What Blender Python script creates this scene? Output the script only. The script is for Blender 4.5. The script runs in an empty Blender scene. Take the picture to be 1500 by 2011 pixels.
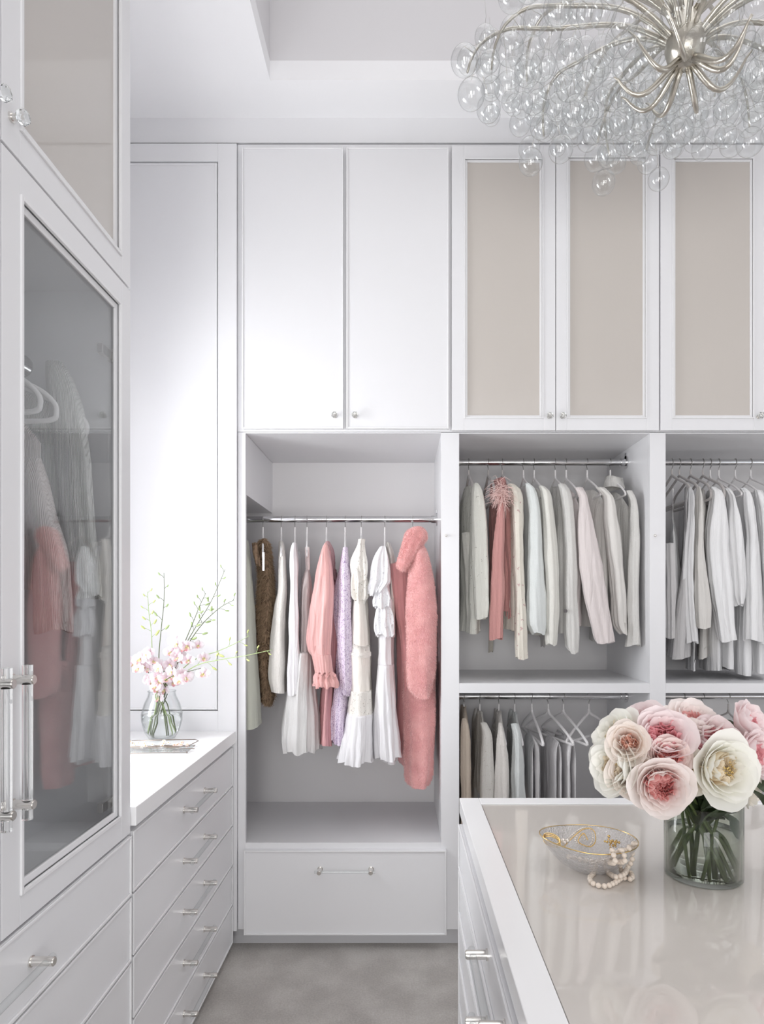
import bpy, math, random
from math import sin, cos, pi, radians, sqrt
from mathutils import Vector, Matrix, noise

C = bpy.context.scene.collection
SC = bpy.context.scene
R = random.Random(7)

# ---------------------------------------------------------------- camera
F = 1299.0                       # focal length in pixels of the 1500x2011 frame
PX, PY = 788.0, 1187.0           # vanishing point of the closet
EYE = 1.51
cd = bpy.data.cameras.new('camera'); cam = bpy.data.objects.new('camera', cd); C.objects.link(cam)
cam.location = (0, 0, EYE); cam.rotation_euler = (pi / 2, 0, 0)
cd.sensor_fit = 'VERTICAL'; cd.sensor_height = 36.0; cd.lens = F / 2011 * 36
cd.shift_x = -(PX - 750) / 2011; cd.shift_y = (PY - 1005.5) / 2011
cd.clip_start = 0.02; cd.clip_end = 100
SC.camera = cam

# ---------------------------------------------------------------- world, lights, exposure
SC.view_settings.view_transform = 'Standard'; SC.view_settings.look = 'None'
SC.view_settings.gamma = 1; SC.view_settings.use_curve_mapping = False
SC.view_settings.exposure = 0.06
SC.cycles.max_bounces = 14; SC.cycles.diffuse_bounces = 6; SC.cycles.glossy_bounces = 6
SC.cycles.transmission_bounces = 12; SC.cycles.transparent_max_bounces = 48
SC.cycles.sample_clamp_indirect = 8
w = bpy.data.worlds.new('sky'); SC.world = w; w.use_nodes = True
w.node_tree.nodes['Background'].inputs[0].default_value = (0.86, 0.92, 1.0, 1)
w.node_tree.nodes['Background'].inputs[1].default_value = 1.0

def area(name, loc, direction, sx, sy, power, col=(1, 1, 1), spread=None):
    l = bpy.data.lights.new(name, 'AREA'); l.shape = 'RECTANGLE'; l.size = sx; l.size_y = sy
    l.energy = power; l.color = col
    if spread: l.spread = spread
    o = bpy.data.objects.new(name, l); C.objects.link(o); o.location = loc
    o.rotation_euler = Vector(direction).to_track_quat('-Z', 'Y').to_euler()
    return o
area('daylight_left_window', (-1.74, 2.19, 1.80), (1, 0, 0), 0.62, 1.5, 36, (0.97, 0.985, 1.0))
area('daylight_rear_window', (-0.45, -2.72, 1.22), (0, 1, 0), 1.4, 2.3, 70, (1.0, 0.985, 0.97))
area('daylight_rear_window', (1.45, -2.72, 1.22), (0, 1, 0), 1.2, 2.3, 40, (1.0, 0.985, 0.97))
area('daylight_right_window', (3.32, 0.4, 1.7), (-1, 0, 0), 2.2, 2.2, 5, (1.0, 0.99, 0.98))  # added fill from the right, behind an unseen window

area('daylight_roof_light', (1.1, 0.75, 4.33), (0, 0, -1), 3.0, 3.6, 21, (1.0, 1.0, 1.0), radians(115))  # added fill brightening island and floor; the recess has no skylight

# ---------------------------------------------------------------- materials
def new_mat(name):
    m = bpy.data.materials.new(name); m.use_nodes = True
    n = m.node_tree.nodes; b = n['Principled BSDF']
    return m, n, m.node_tree.links, b
def mat(name, col, rough=0.5, metal=0.0, coat=0.0, bump=None, var=None, sheen=0.0, ior=None, stretch=(1, 1, 1), trans=0.0, spec=None):
    """bump = (scale, strength), var = (scale, second colour)"""
    m, n, L, b = new_mat(name)
    b.inputs['Base Color'].default_value = (*col, 1); b.inputs['Roughness'].default_value = rough
    b.inputs['Metallic'].default_value = metal; b.inputs['Coat Weight'].default_value = coat
    b.inputs['Coat Roughness'].default_value = 0.03; b.inputs['Sheen Weight'].default_value = sheen
    if ior: b.inputs['IOR'].default_value = ior
    if spec is not None: b.inputs['Specular IOR Level'].default_value = spec
    b.inputs['Transmission Weight'].default_value = trans
    tc = n.new('ShaderNodeTexCoord'); mp = n.new('ShaderNodeMapping'); mp.inputs['Scale'].default_value = stretch
    L.new(tc.outputs['Object'], mp.inputs[0])
    if bump:
        t = n.new('ShaderNodeTexNoise'); t.inputs['Scale'].default_value = bump[0]; t.inputs['Detail'].default_value = 4
        L.new(mp.outputs[0], t.inputs['Vector'])
        k = n.new('ShaderNodeBump'); k.inputs['Strength'].default_value = bump[1]; k.inputs['Distance'].default_value = 0.004
        L.new(t.outputs[0], k.inputs['Height']); L.new(k.outputs[0], b.inputs['Normal'])
    if var:
        t = n.new('ShaderNodeTexNoise'); t.inputs['Scale'].default_value = var[0]; t.inputs['Detail'].default_value = 5
        L.new(mp.outputs[0], t.inputs['Vector'])
        r = n.new('ShaderNodeValToRGB'); r.color_ramp.elements[0].position = 0.38; r.color_ramp.elements[1].position = 0.64
        r.color_ramp.elements[0].color = (*col, 1); r.color_ramp.elements[1].color = (*var[1], 1)
        L.new(t.outputs[0], r.inputs[0]); L.new(r.outputs[0], b.inputs['Base Color'])
    return m
def spots(name, col, col2, scale, size, rough=0.9, bump=None, col3=None):
    """fabric with printed sprigs / eyelets"""
    m = mat(name, col, rough, bump=bump, sheen=0.1); n = m.node_tree.nodes; L = m.node_tree.links; b = n['Principled BSDF']
    tc = n.new('ShaderNodeTexCoord'); v = n.new('ShaderNodeTexVoronoi'); v.inputs['Scale'].default_value = scale
    nz = n.new('ShaderNodeTexNoise'); nz.inputs['Scale'].default_value = scale * 2.2
    ad = n.new('ShaderNodeMixRGB'); ad.blend_type = 'ADD'; ad.inputs[0].default_value = 0.035
    L.new(tc.outputs['Object'], ad.inputs[1]); L.new(tc.outputs['Object'], nz.inputs['Vector']); L.new(nz.outputs['Color'], ad.inputs[2])
    L.new(ad.outputs[0], v.inputs['Vector'])
    r = n.new('ShaderNodeValToRGB'); r.color_ramp.elements[0].position = size; r.color_ramp.elements[1].position = size + 0.06
    r.color_ramp.elements[0].color = (*col2, 1); r.color_ramp.elements[1].color = (*col, 1)
    L.new(v.outputs['Distance'], r.inputs[0]); L.new(r.outputs[0], b.inputs['Base Color'])
    return m
def rib(name, col, scale=160, rough=0.95, strength=0.6, axis='X'):
    m = mat(name, col, rough, sheen=0.15); n = m.node_tree.nodes; L = m.node_tree.links; b = n['Principled BSDF']
    tc = n.new('ShaderNodeTexCoord'); wv = n.new('ShaderNodeTexWave'); wv.bands_direction = axis
    wv.inputs['Scale'].default_value = scale / 6; wv.inputs['Distortion'].default_value = 0.8; wv.inputs['Detail'].default_value = 1
    L.new(tc.outputs['Object'], wv.inputs['Vector'])
    k = n.new('ShaderNodeBump'); k.inputs['Strength'].default_value = strength; k.inputs['Distance'].default_value = 0.004
    L.new(wv.outputs['Fac'], k.inputs['Height']); L.new(k.outputs[0], b.inputs['Normal'])
    return m
def sheer(name, col, alpha=0.7):
    m, n, L, b = new_mat(name)
    b.inputs['Base Color'].default_value = (*col, 1); b.inputs['Roughness'].default_value = 0.8; b.inputs['Alpha'].default_value = alpha
    return m
def petal_mat(name, col, edge, k=0.35):
    """petal: diffuse mixed with translucent, colour runs from base (v=0) to tip (v=1) of the petal"""
    m = bpy.data.materials.new(name); m.use_nodes = True; n = m.node_tree.nodes; L = m.node_tree.links; n.clear()
    o = n.new('ShaderNodeOutputMaterial'); mix = n.new('ShaderNodeMixShader'); mix.inputs[0].default_value = k
    d = n.new('ShaderNodeBsdfPrincipled'); d.inputs['Roughness'].default_value = 0.75; t = n.new('ShaderNodeBsdfTranslucent')
    uv = n.new('ShaderNodeUVMap'); sp = n.new('ShaderNodeSeparateXYZ'); r = n.new('ShaderNodeValToRGB')
    L.new(uv.outputs[0], sp.inputs[0]); L.new(sp.outputs[1], r.inputs[0])
    r.color_ramp.elements[0].position = 0.25; r.color_ramp.elements[1].position = 0.85
    r.color_ramp.elements[0].color = (*col, 1); r.color_ramp.elements[1].color = (*edge, 1)
    L.new(r.outputs[0], d.inputs['Base Color']); L.new(r.outputs[0], t.inputs[0])
    L.new(d.outputs[0], mix.inputs[1]); L.new(t.outputs[0], mix.inputs[2]); L.new(mix.outputs[0], o.inputs[0])
    return m
def thin_glass(name, tint=(0.97, 0.98, 0.98), ior=1.5, boost=0.0, edge=(0.8, 0.82, 0.83), rough=0.0):
    """thin-walled glass: clear transmission with a Fresnel reflection, darker where seen edge-on"""
    m = bpy.data.materials.new(name); m.use_nodes = True; n = m.node_tree.nodes; L = m.node_tree.links; n.clear()
    o = n.new('ShaderNodeOutputMaterial'); mix = n.new('ShaderNodeMixShader')
    t = n.new('ShaderNodeBsdfTransparent'); g = n.new('ShaderNodeBsdfGlossy'); g.inputs['Roughness'].default_value = rough
    lw = n.new('ShaderNodeLayerWeight'); lw.inputs[0].default_value = 0.5      # facing = 1 - |cos|, the same from both sides
    f0 = ((ior-1)/(ior+1))**2
    pw = n.new('ShaderNodeMath'); pw.operation = 'POWER'; pw.inputs[1].default_value = 5; L.new(lw.outputs['Facing'], pw.inputs[0])
    f = n.new('ShaderNodeMath'); f.operation = 'MULTIPLY_ADD'; f.inputs[1].default_value = 1-f0; f.inputs[2].default_value = f0; L.new(pw.outputs[0], f.inputs[0])
    ed = n.new('ShaderNodeMath'); ed.operation = 'POWER'; ed.inputs[1].default_value = 4; L.new(lw.outputs['Facing'], ed.inputs[0])
    cr = n.new('ShaderNodeMixRGB'); cr.inputs[1].default_value = (*tint, 1); cr.inputs[2].default_value = (*edge, 1)
    L.new(ed.outputs[0], cr.inputs[0]); L.new(cr.outputs[0], t.inputs[0])
    mp = n.new('ShaderNodeMath'); mp.operation = 'ADD'; mp.inputs[1].default_value = boost; mp.use_clamp = True
    L.new(f.outputs[0], mp.inputs[0]); L.new(mp.outputs[0], mix.inputs[0])
    L.new(t.outputs[0], mix.inputs[1]); L.new(g.outputs[0], mix.inputs[2]); L.new(mix.outputs[0], o.inputs[0])
    return m
def solid_glass(name, col=(1, 1, 1), ior=1.49, rough=0.0):
    m = bpy.data.materials.new(name); m.use_nodes = True; n = m.node_tree.nodes; L = m.node_tree.links; n.clear()
    o = n.new('ShaderNodeOutputMaterial'); g = n.new('ShaderNodeBsdfGlass'); g.inputs['Color'].default_value = (*col, 1)
    g.inputs['IOR'].default_value = ior; g.inputs['Roughness'].default_value = rough; L.new(g.outputs[0], o.inputs[0])
    return m

M = {}
M['white'] = mat('white_lacquer', (0.80, 0.80, 0.815), 0.32)
M['bead'] = mat('white_lacquer_bead', (0.82, 0.82, 0.83), 0.3)
M['interior'] = mat('closet_interior', (0.78, 0.77, 0.775), 0.5)
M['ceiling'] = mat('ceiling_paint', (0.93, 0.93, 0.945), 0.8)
M['wall'] = mat('wall_paint', (0.80, 0.79, 0.80), 0.8)
M['groove'] = mat('shadow_gap', (0.25, 0.25, 0.26), 0.7)
M['beige'] = mat('beige_back_painted_glass', (0.56, 0.52, 0.48), 0.6, coat=0.85)
M['quartz'] = mat('white_quartz', (0.92, 0.92, 0.925), 0.22)
M['nickel'] = mat('polished_nickel', (0.78, 0.76, 0.73), 0.2, 1.0)
M['chrome'] = mat('chrome_rod', (0.72, 0.72, 0.73), 0.08, 1.0)
M['champagne'] = mat('champagne_silver_leaf', (0.55, 0.52, 0.46), 0.3, 1.0, bump=(90, 0.3))
M['wire'] = mat('steel_wire', (0.45, 0.44, 0.43), 0.3, 1.0)
M['gold'] = mat('gold', (0.80, 0.58, 0.25), 0.22, 1.0)
M['acrylic'] = solid_glass('clear_acrylic', (0.98, 0.985, 0.985), 1.49)
M['acrylic_bar'] = thin_glass('clear_acrylic_bar', (0.97, 0.98, 0.98), 1.4, 0.02, (0.72, 0.74, 0.75))
M['crystal'] = solid_glass('crystal', (0.97, 0.98, 0.98), 1.55)
M['pane'] = thin_glass('cabinet_pane', (0.93, 0.94, 0.94), 1.5, 0.06, (0.9, 0.91, 0.91))
M['window_pane'] = thin_glass('window_pane', (0.98, 0.98, 0.98), 1.45)
M['bubble'] = thin_glass('bubble_glass', (0.975, 0.98, 0.98), 1.8, 0.02, (0.80, 0.81, 0.815))
M['vase_clear'] = thin_glass('vase_glass', (0.98, 0.985, 0.985), 1.5, 0.0, (0.66, 0.69, 0.69))
M['vase_smoke'] = thin_glass('smoky_vase_glass', (0.90, 0.92, 0.89), 1.5, 0.0, (0.45, 0.50, 0.46))
M['water'] = solid_glass('water', (0.985, 0.99, 0.985), 1.33)
M['velvet'] = mat('white_velvet_hanger', (0.86, 0.84, 0.84), 0.8, sheen=0.3)
M['hangergrey'] = mat('grey_velvet_hanger', (0.55, 0.52, 0.51), 0.9, sheen=0.3)
M['dark'] = mat('dark_trim', (0.12, 0.10, 0.09), 0.6)
M['pearl'] = mat('cream_stone_bead', (0.80, 0.70, 0.60), 0.35, coat=0.3)
M['rhine'] = mat('rhinestone', (0.85, 0.80, 0.74), 0.08, 0.6)
M['stem'] = mat('green_stem', (0.10, 0.135, 0.045), 0.5)
M['leaf'] = mat('dark_rose_leaf', (0.035, 0.055, 0.022), 0.5, coat=0.2)
M['bud'] = mat('green_bud', (0.36, 0.47, 0.20), 0.5)
M['budlight'] = mat('lime_bud', (0.55, 0.62, 0.22), 0.5)

# ---------------------------------------------------------------- mesh building
class MB:
    def __init__(s): s.v = []; s.f = []; s.m = []; s.sm = []; s.uv = {}
    def add(s, vs, fs, mi=0, smooth=True):
        k = len(s.v); s.v.extend([tuple(p) for p in vs])
        for f in fs: s.f.append(tuple(i + k for i in f)); s.m.append(mi); s.sm.append(smooth)
        return k
    def box(s, x0, x1, y0, y1, z0, z1, mi=0):
        if x0 > x1: x0, x1 = x1, x0
        if y0 > y1: y0, y1 = y1, y0
        if z0 > z1: z0, z1 = z1, z0
        v = [(x0,y0,z0),(x1,y0,z0),(x1,y1,z0),(x0,y1,z0),(x0,y0,z1),(x1,y0,z1),(x1,y1,z1),(x0,y1,z1)]
        s.add(v, [(0,3,2,1),(4,5,6,7),(0,1,5,4),(1,2,6,5),(2,3,7,6),(3,0,4,7)], mi, False); return s
    def cyl(s, a, b, r, n=16, mi=0, r2=None, caps=True):
        a = Vector(a); b = Vector(b); d = (b - a).normalized(); r2 = r if r2 is None else r2
        u = d.orthogonal().normalized(); w_ = d.cross(u)
        v = []
        for p, q in ((a, r), (b, r2)):
            for i in range(n):
                t = 2 * pi * i / n; v.append(p + u * (q * cos(t)) + w_ * (q * sin(t)))
        k = s.add(v, [(i, (i+1) % n, n + (i+1) % n, n + i) for i in range(n)], mi, True)
        if caps:
            k = s.add(v, [], mi)
            s.f.append(tuple(k + i for i in reversed(range(n)))); s.m.append(mi); s.sm.append(False)
            s.f.append(tuple(k + n + i for i in range(n))); s.m.append(mi); s.sm.append(False)
        return s
    def tube(s, pts, rad, n=8, mi=0, flat=1.0):
        pts = [Vector(p) for p in pts]; N = len(pts)
        if not hasattr(rad, '__len__'): rad = [rad] * N
        t0 = (pts[1] - pts[0]).normalized(); u = t0.orthogonal().normalized()
        v = []
        for i, p in enumerate(pts):
            t = (pts[min(i+1, N-1)] - pts[max(i-1, 0)])
            t = t.normalized() if t.length > 1e-9 else t0
            u = (u - t * u.dot(t)); u = u.normalized() if u.length > 1e-6 else t.orthogonal().normalized()
            w_ = t.cross(u)
            for j in range(n):
                a = 2 * pi * j / n; v.append(p + u * (rad[i] * cos(a)) + w_ * (rad[i] * sin(a) * flat))
        f = [(i*n + j, i*n + (j+1) % n, (i+1)*n + (j+1) % n, (i+1)*n + j) for i in range(N-1) for j in range(n)]
        k = s.add(v, f, mi, True)
        for base, rev in ((0, True), ((N-1)*n, False)):
            idx = [k + base + i for i in range(n)]
            s.f.append(tuple(reversed(idx)) if rev else tuple(idx)); s.m.append(mi); s.sm.append(True)
        return s
    def lathe(s, prof, n=32, mi=0, c=(0, 0, 0), smooth=True, sx=1.0, sy=1.0):
        v = []; N = len(prof)
        for r, z in prof:
            for i in range(n):
                t = 2 * pi * i / n; v.append((c[0] + sx * r * cos(t), c[1] + sy * r * sin(t), c[2] + z))
        f = [(i*n + j, i*n + (j+1) % n, (i+1)*n + (j+1) % n, (i+1)*n + j) for i in range(N-1) for j in range(n)]
        s.add(v, f, mi, smooth); return s
    def ball(s, c, r, n=10, m_=7, mi=0, sc=(1, 1, 1), mx=None):
        c = Vector(c); v = []
        for i in range(1, m_):
            p = pi * i / m_
            for j in range(n):
                t = 2 * pi * j / n; v.append(Vector((r*sc[0]*sin(p)*cos(t), r*sc[1]*sin(p)*sin(t), r*sc[2]*cos(p))))
        v += [Vector((0, 0, r*sc[2])), Vector((0, 0, -r*sc[2]))]
        if mx is not None: v = [mx @ p for p in v]
        v = [c + p for p in v]
        f = [(i*n + j, (i+1)*n + j, (i+1)*n + (j+1) % n, i*n + (j+1) % n) for i in range(m_-2) for j in range(n)]
        T = (m_-1)*n
        f += [(T, j, (j+1) % n) for j in range(n)] + [(T+1, (m_-2)*n + (j+1) % n, (m_-2)*n + j) for j in range(n)]
        s.add(v, f, mi, True); return s
    def grid(s, fn, nu, nv, mi=0, mx=None, uvs=True):
        v = []; k0 = len(s.v)
        for j in range(nv + 1):
            for i in range(nu + 1):
                p = Vector(fn(i / nu, j / nv))
                if mx is not None: p = mx @ p
                v.append(p); s.uv[k0 + j*(nu+1) + i] = (i / nu, j / nv)
        s.add(v, [(j*(nu+1)+i, j*(nu+1)+i+1, (j+1)*(nu+1)+i+1, (j+1)*(nu+1)+i) for j in range(nv) for i in range(nu)], mi, True); return s
    def mesh(s, name, mats):
        me = bpy.data.meshes.new(name); me.from_pydata(s.v, [], s.f)
        if not isinstance(mats, (list, tuple)): mats = [mats]
        for m in mats: me.materials.append(m)
        me.polygons.foreach_set('material_index', s.m); me.polygons.foreach_set('use_smooth', s.sm)
        if s.uv:
            u = me.uv_layers.new(name='UVMap')
            for l in me.loops: u.data[l.index].uv = s.uv.get(l.vertex_index, (0, 0))
        me.update(); return me
def put(name, mb, mats, parent=None, loc=(0, 0, 0), rot=(0, 0, 0), bevel=0):
    me = mb if isinstance(mb, bpy.types.Mesh) else mb.mesh(name, mats)
    o = bpy.data.objects.new(name, me); C.objects.link(o); o.location = loc; o.rotation_euler = rot
    if parent: o.parent = parent
    if bevel:
        b = o.modifiers.new('bevel', 'BEVEL'); b.width = bevel; b.segments = 2; b.limit_method = 'ANGLE'; b.harden_normals = False
    return o
def thing(name, label, cat, loc=(0, 0, 0), rz=0, group=None):
    o = bpy.data.objects.new(name, None); C.objects.link(o); o.location = loc; o.rotation_euler = (0, 0, rz)
    o.empty_display_size = 0.05; return tag(o, label, cat, group)
def tag(o, label, cat, group=None):
    o['label'] = label; o['category'] = cat; o['kind'] = 'thing'
    if group: o['group'] = group
    return o
def struct(name, mb, m, bevel=0):
    o = put(name, mb, m, bevel=bevel); o['kind'] = 'structure'; return o
def X(px, d=2.9): return (px - PX) / F * d
def Z(py, d=2.9): return EYE - (py - PY) / F * d

# ---------------------------------------------------------------- room shell
FR, BK = 2.90, 3.52              # cabinet front plane, closet back
XL, XR, YB, CEIL = -1.31, 3.3, -2.65, 3.642
TX, TY = X(530, 2.69), 2.69      # corner of the ceiling recess
TOPZ = 4.35
mb = MB().box(XL-.1, XR+.1, YB-.1, BK+.1, -.1, 0)
def carpet():
    m = mat('grey_cut_pile_carpet', (0.46, 0.43, 0.40), 0.95, bump=(420, 0.9), var=(6.5, (0.58, 0.55, 0.515)), sheen=0.4)
    n = m.node_tree.nodes; L = m.node_tree.links; b = n['Principled BSDF']
    src = b.inputs['Base Color'].links[0].from_socket
    t = n.new('ShaderNodeTexNoise'); t.inputs['Scale'].default_value = 130; t.inputs['Detail'].default_value = 6; t.inputs['Roughness'].default_value = 0.75
    tc = n.new('ShaderNodeTexCoord'); L.new(tc.outputs['Object'], t.inputs['Vector'])
    mx = n.new('ShaderNodeMixRGB'); mx.blend_type = 'OVERLAY'; mx.inputs[0].default_value = 0.6
    L.new(src, mx.inputs[1]); L.new(t.outputs[0], mx.inputs[2]); L.new(mx.outputs[0], b.inputs['Base Color'])
    return m
struct('floor', mb, carpet())
mb = MB()
mb.box(XL-.1, TX, YB-.1, BK+.1, CEIL, CEIL+.08); mb.box(TX, XR+.1, TY, BK+.1, CEIL, CEIL+.08)
mb.box(2.75, XR+.1, YB-.1, TY, CEIL, CEIL+.08); mb.box(TX, 2.75, YB-.1, -1.2, CEIL, CEIL+.08)
struct('ceiling', mb, M['ceiling'])
mb = MB()
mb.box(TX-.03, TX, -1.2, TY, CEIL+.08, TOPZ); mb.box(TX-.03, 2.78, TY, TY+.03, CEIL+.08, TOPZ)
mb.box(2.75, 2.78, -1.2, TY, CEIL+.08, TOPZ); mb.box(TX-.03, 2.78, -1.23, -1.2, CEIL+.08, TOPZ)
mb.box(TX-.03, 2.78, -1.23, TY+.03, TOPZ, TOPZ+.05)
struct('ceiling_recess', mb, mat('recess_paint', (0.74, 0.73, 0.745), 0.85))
WY0, WY1, WZ0, WZ1 = 1.86, 2.52, 1.02, 2.58
mb = MB()   # left wall with its window opening over the drawer chest
TL = .40
mb.box(XL-TL, XL, YB, WY0, 0, TOPZ); mb.box(XL-TL, XL, WY1, BK+.1, 0, TOPZ)
mb.box(XL-TL, XL, WY0, WY1, 0, WZ0); mb.box(XL-TL, XL, WY0, WY1, WZ1, TOPZ)
struct('wall_left', mb, M['wall'])
mb = MB().box(XL-.12, XR+.12, BK+.02, BK+.14, 0, TOPZ); struct('wall_back', mb, M['wall'])
RW = [(-1.15, 0.25), (0.85, 2.05)]; RZ = (0.05, 2.42)
mb = MB(); xs = [XL-.12, RW[0][0], RW[0][1], RW[1][0], RW[1][1], XR+.12]
for i in (0, 2, 4): mb.box(xs[i], xs[i+1], YB-.12, YB, 0, TOPZ)
for a_, b_ in RW: mb.box(a_, b_, YB-.12, YB, 0, RZ[0]); mb.box(a_, b_, YB-.12, YB, RZ[1], TOPZ)
struct('wall_front', mb, M['wall'])
mb = MB(); mb.box(XR, XR+.12, YB, -.7, 0, TOPZ); mb.box(XR, XR+.12, 1.5, BK+.1, 0, TOPZ)
mb.box(XR, XR+.12, -.7, 1.5, 0, .55); mb.box(XR, XR+.12, -.7, 1.5, 2.85, TOPZ)
struct('wall_right', mb, M['wall'])
def window(name, mx, w_, h_, cols, rows):
    """frame with glazing bars and panes in local x/z, origin at lower left"""
    f = MB(); t = .045
    f.box(0, t, -.03, .03, 0, h_); f.box(w_-t, w_, -.03, .03, 0, h_); f.box(t, w_-t, -.03, .03, 0, t); f.box(t, w_-t, -.03, .03, h_-t, h_)
    for i in range(1, cols): f.box(w_*i/cols-.012, w_*i/cols+.012, -.02, .02, t, h_-t)
    for i in range(1, rows): f.box(t, w_-t, -.018, .018, h_*i/rows-.012, h_*i/rows+.012)
    o = put(name, f, M['white']); o['kind'] = 'structure'; o.matrix_world = mx
    p = MB(); p.box(t, w_-t, -.003, .003, t, h_-t); put('pane', p, M['window_pane'], o)
window('window_1', Matrix.Translation((XL-.34, WY0, WZ0)) @ Matrix.Rotation(pi/2, 4, 'Z'), WY1-WY0, WZ1-WZ0, 1, 2)
window('window_2', Matrix.Translation((RW[0][0], YB-.04, RZ[0])), 1.4, RZ[1]-RZ[0], 2, 3)
window('window_3', Matrix.Translation((RW[1][0], YB-.04, RZ[0])), 1.2, RZ[1]-RZ[0], 2, 3)
window('window_4', Matrix.Translation((XR+.05, -.7, .55)) @ Matrix.Rotation(pi/2, 4, 'Z'), 2.2, 2.3, 3, 3)  # unseen window, added to bring more light from the right
# fascia over the closets
mb = MB().box(XL, XR, FR-.002, FR+.10, Z(281), CEIL); struct('trim_1', mb, M['white'])

# ---------------------------------------------------------------- joinery pieces (local frame: x right, z up, front faces -y)
TH = 0.02
def bead_frame(x0, x1, z0, z1, yf, w_=.008, up=.004):
    """raised bead round a rectangle, standing proud of the plane y = yf"""
    b = MB()
    b.box(x0, x0+w_, yf-up, yf, z0, z1); b.box(x1-w_, x1, yf-up, yf, z0, z1)
    b.box(x0+w_, x1-w_, yf-up, yf, z0, z0+w_); b.box(x0+w_, x1-w_, yf-up, yf, z1-w_, z1); return b
def knob(parent, x, z, yf=-TH):
    b = MB()
    b.cyl((x, yf, z), (x, yf-.004, z), .0095, 20, 0); b.cyl((x, yf-.004, z), (x, yf-.014, z), .0065, 20, 0)
    prof = [(0.0001, 0), (.008, .0), (.0135, .006), (.0150, .012), (.0115, .019), (.006, .021), (0.0001, .021)]
    v = []; n = 8
    for r, q in prof:
        for i in range(n): t = 2*pi*(i+.5)/n; v.append((x + r*cos(t), yf-.013-q, z + r*sin(t)))
    b.add(v, [(i*n+j, i*n+(j+1) % n, (i+1)*n+(j+1) % n, (i+1)*n+j) for i in range(len(prof)-1) for j in range(n)], 1, False)
    return put('knob', b, [M['nickel'], M['crystal']], parent)
def pull(parent, xc, z, length=.225, yf=-TH, vertical=False, out=.034, r=.0075, over=.02):
    b = MB()
    def P(a, y): return (xc, y, z + a) if vertical else (xc + a, y, z)
    for s in (-1, 1):
        a = s*length/2
        b.cyl(P(a, yf), P(a, yf-.003), .0115, 24, 0); b.cyl(P(a, yf-.003), P(a, yf-out-.012), .0092, 24, 0)
        b.cyl(P(a, yf-out-.012), P(a, yf-out-.014), .0075, 24, 0)
    e = length/2 + over; g = length/2 - .0088; h = length/2 + .0088
    b.cyl(P(-e, yf-out), P(-h, yf-out), r, 24, 1); b.cyl(P(-g, yf-out), P(g, yf-out), r, 24, 1); b.cyl(P(h, yf-out), P(e, yf-out), r, 24, 1)
    return put('pull_handle', b, [M['nickel'], M['acrylic'] if vertical else M['acrylic_bar']], parent)
def slab_front(parent, name, x0, x1, z0, z1, handle=None, gapm=True):
    """flat slab door or drawer front with a beaded rim"""
    b = MB().box(x0, x1, -TH, -.001, z0, z1)
    o = put(name, b, M['white'], parent, bevel=.0015)
    bd = bead_frame(x0, x1, z0, z1, -TH, .007, .005)
    put('edge_bead', bd, M['bead'], o, bevel=.0015)
    return o
def panel_door(parent, x0, x1, z0, z1, sw, infill, bottom=None, name='door', rec=.012, bw=.010, imat=None, iname='inset_panel', side_r=None, thick=.003):
    sr = side_r or sw; br = bottom or sw
    b = MB()
    b.box(x0, x0+sw, -TH, -.001, z0, z1); b.box(x1-sr, x1, -TH, -.001, z0, z1)
    b.box(x0+sw, x1-sr, -TH, -.001, z0, z0+br); b.box(x0+sw, x1-sr, -TH, -.001, z1-sw, z1)
    o = put(name, b, M['white'], parent, bevel=.0012)
    i0, i1, j0, j1 = x0+sw, x1-sr, z0+br, z1-sw
    b = bead_frame(i0, i1, j0, j1, -TH+.003, bw*.55, .007)
    s = bead_frame(i0+bw*.55, i1-bw*.55, j0+bw*.55, j1-bw*.55, -TH+rec-.002, bw, .006)
    for f in s.f: b.f.append(tuple(i+len(b.v) for i in f)); b.m.append(0); b.sm.append(False)
    b.v += s.v
    put('moulding', b, M['bead'], o, bevel=.0012)
    p = MB().box(i0+.002, i1-.002, -TH+rec-thick, -TH+rec, j0+.002, j1-.002)
    put(iname, p, imat or infill, o)
    return o

# ---------------------------------------------------------------- wall of closets
MX = .0022325
# tall side panel behind the drawer chest
t = thing('tall_side_panel', 'tall white panelled board behind the orchid vase, from chest top to ceiling trim', 'panel', (0, FR, 0))
x0, x1, z0, z1 = XL+.005, X(466.5), .085, Z(287)
i1, j0, j1 = X(430), Z(1395), Z(322); i0 = x0 + .085
b = MB(); b.box(x0, i0, -.018, -.001, z0, z1); b.box(i1, x1, -.018, -.001, z0, z1); b.box(i0, i1, -.018, -.001, z0, j0); b.box(i0, i1, -.018, -.001, j1, z1)
put('frame', b, M['white'], t, bevel=.0015)
b = MB().box(i0+.004, i1-.004, -.010, -.001, j0+.004, j1-.004); put('centre_panel', b, M['white'], t)
b = bead_frame(i0+.005, i1-.005, j0+.005, j1-.005, -.010, .010, .005); put('moulding', b, M['bead'], t, bevel=.002)

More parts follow.
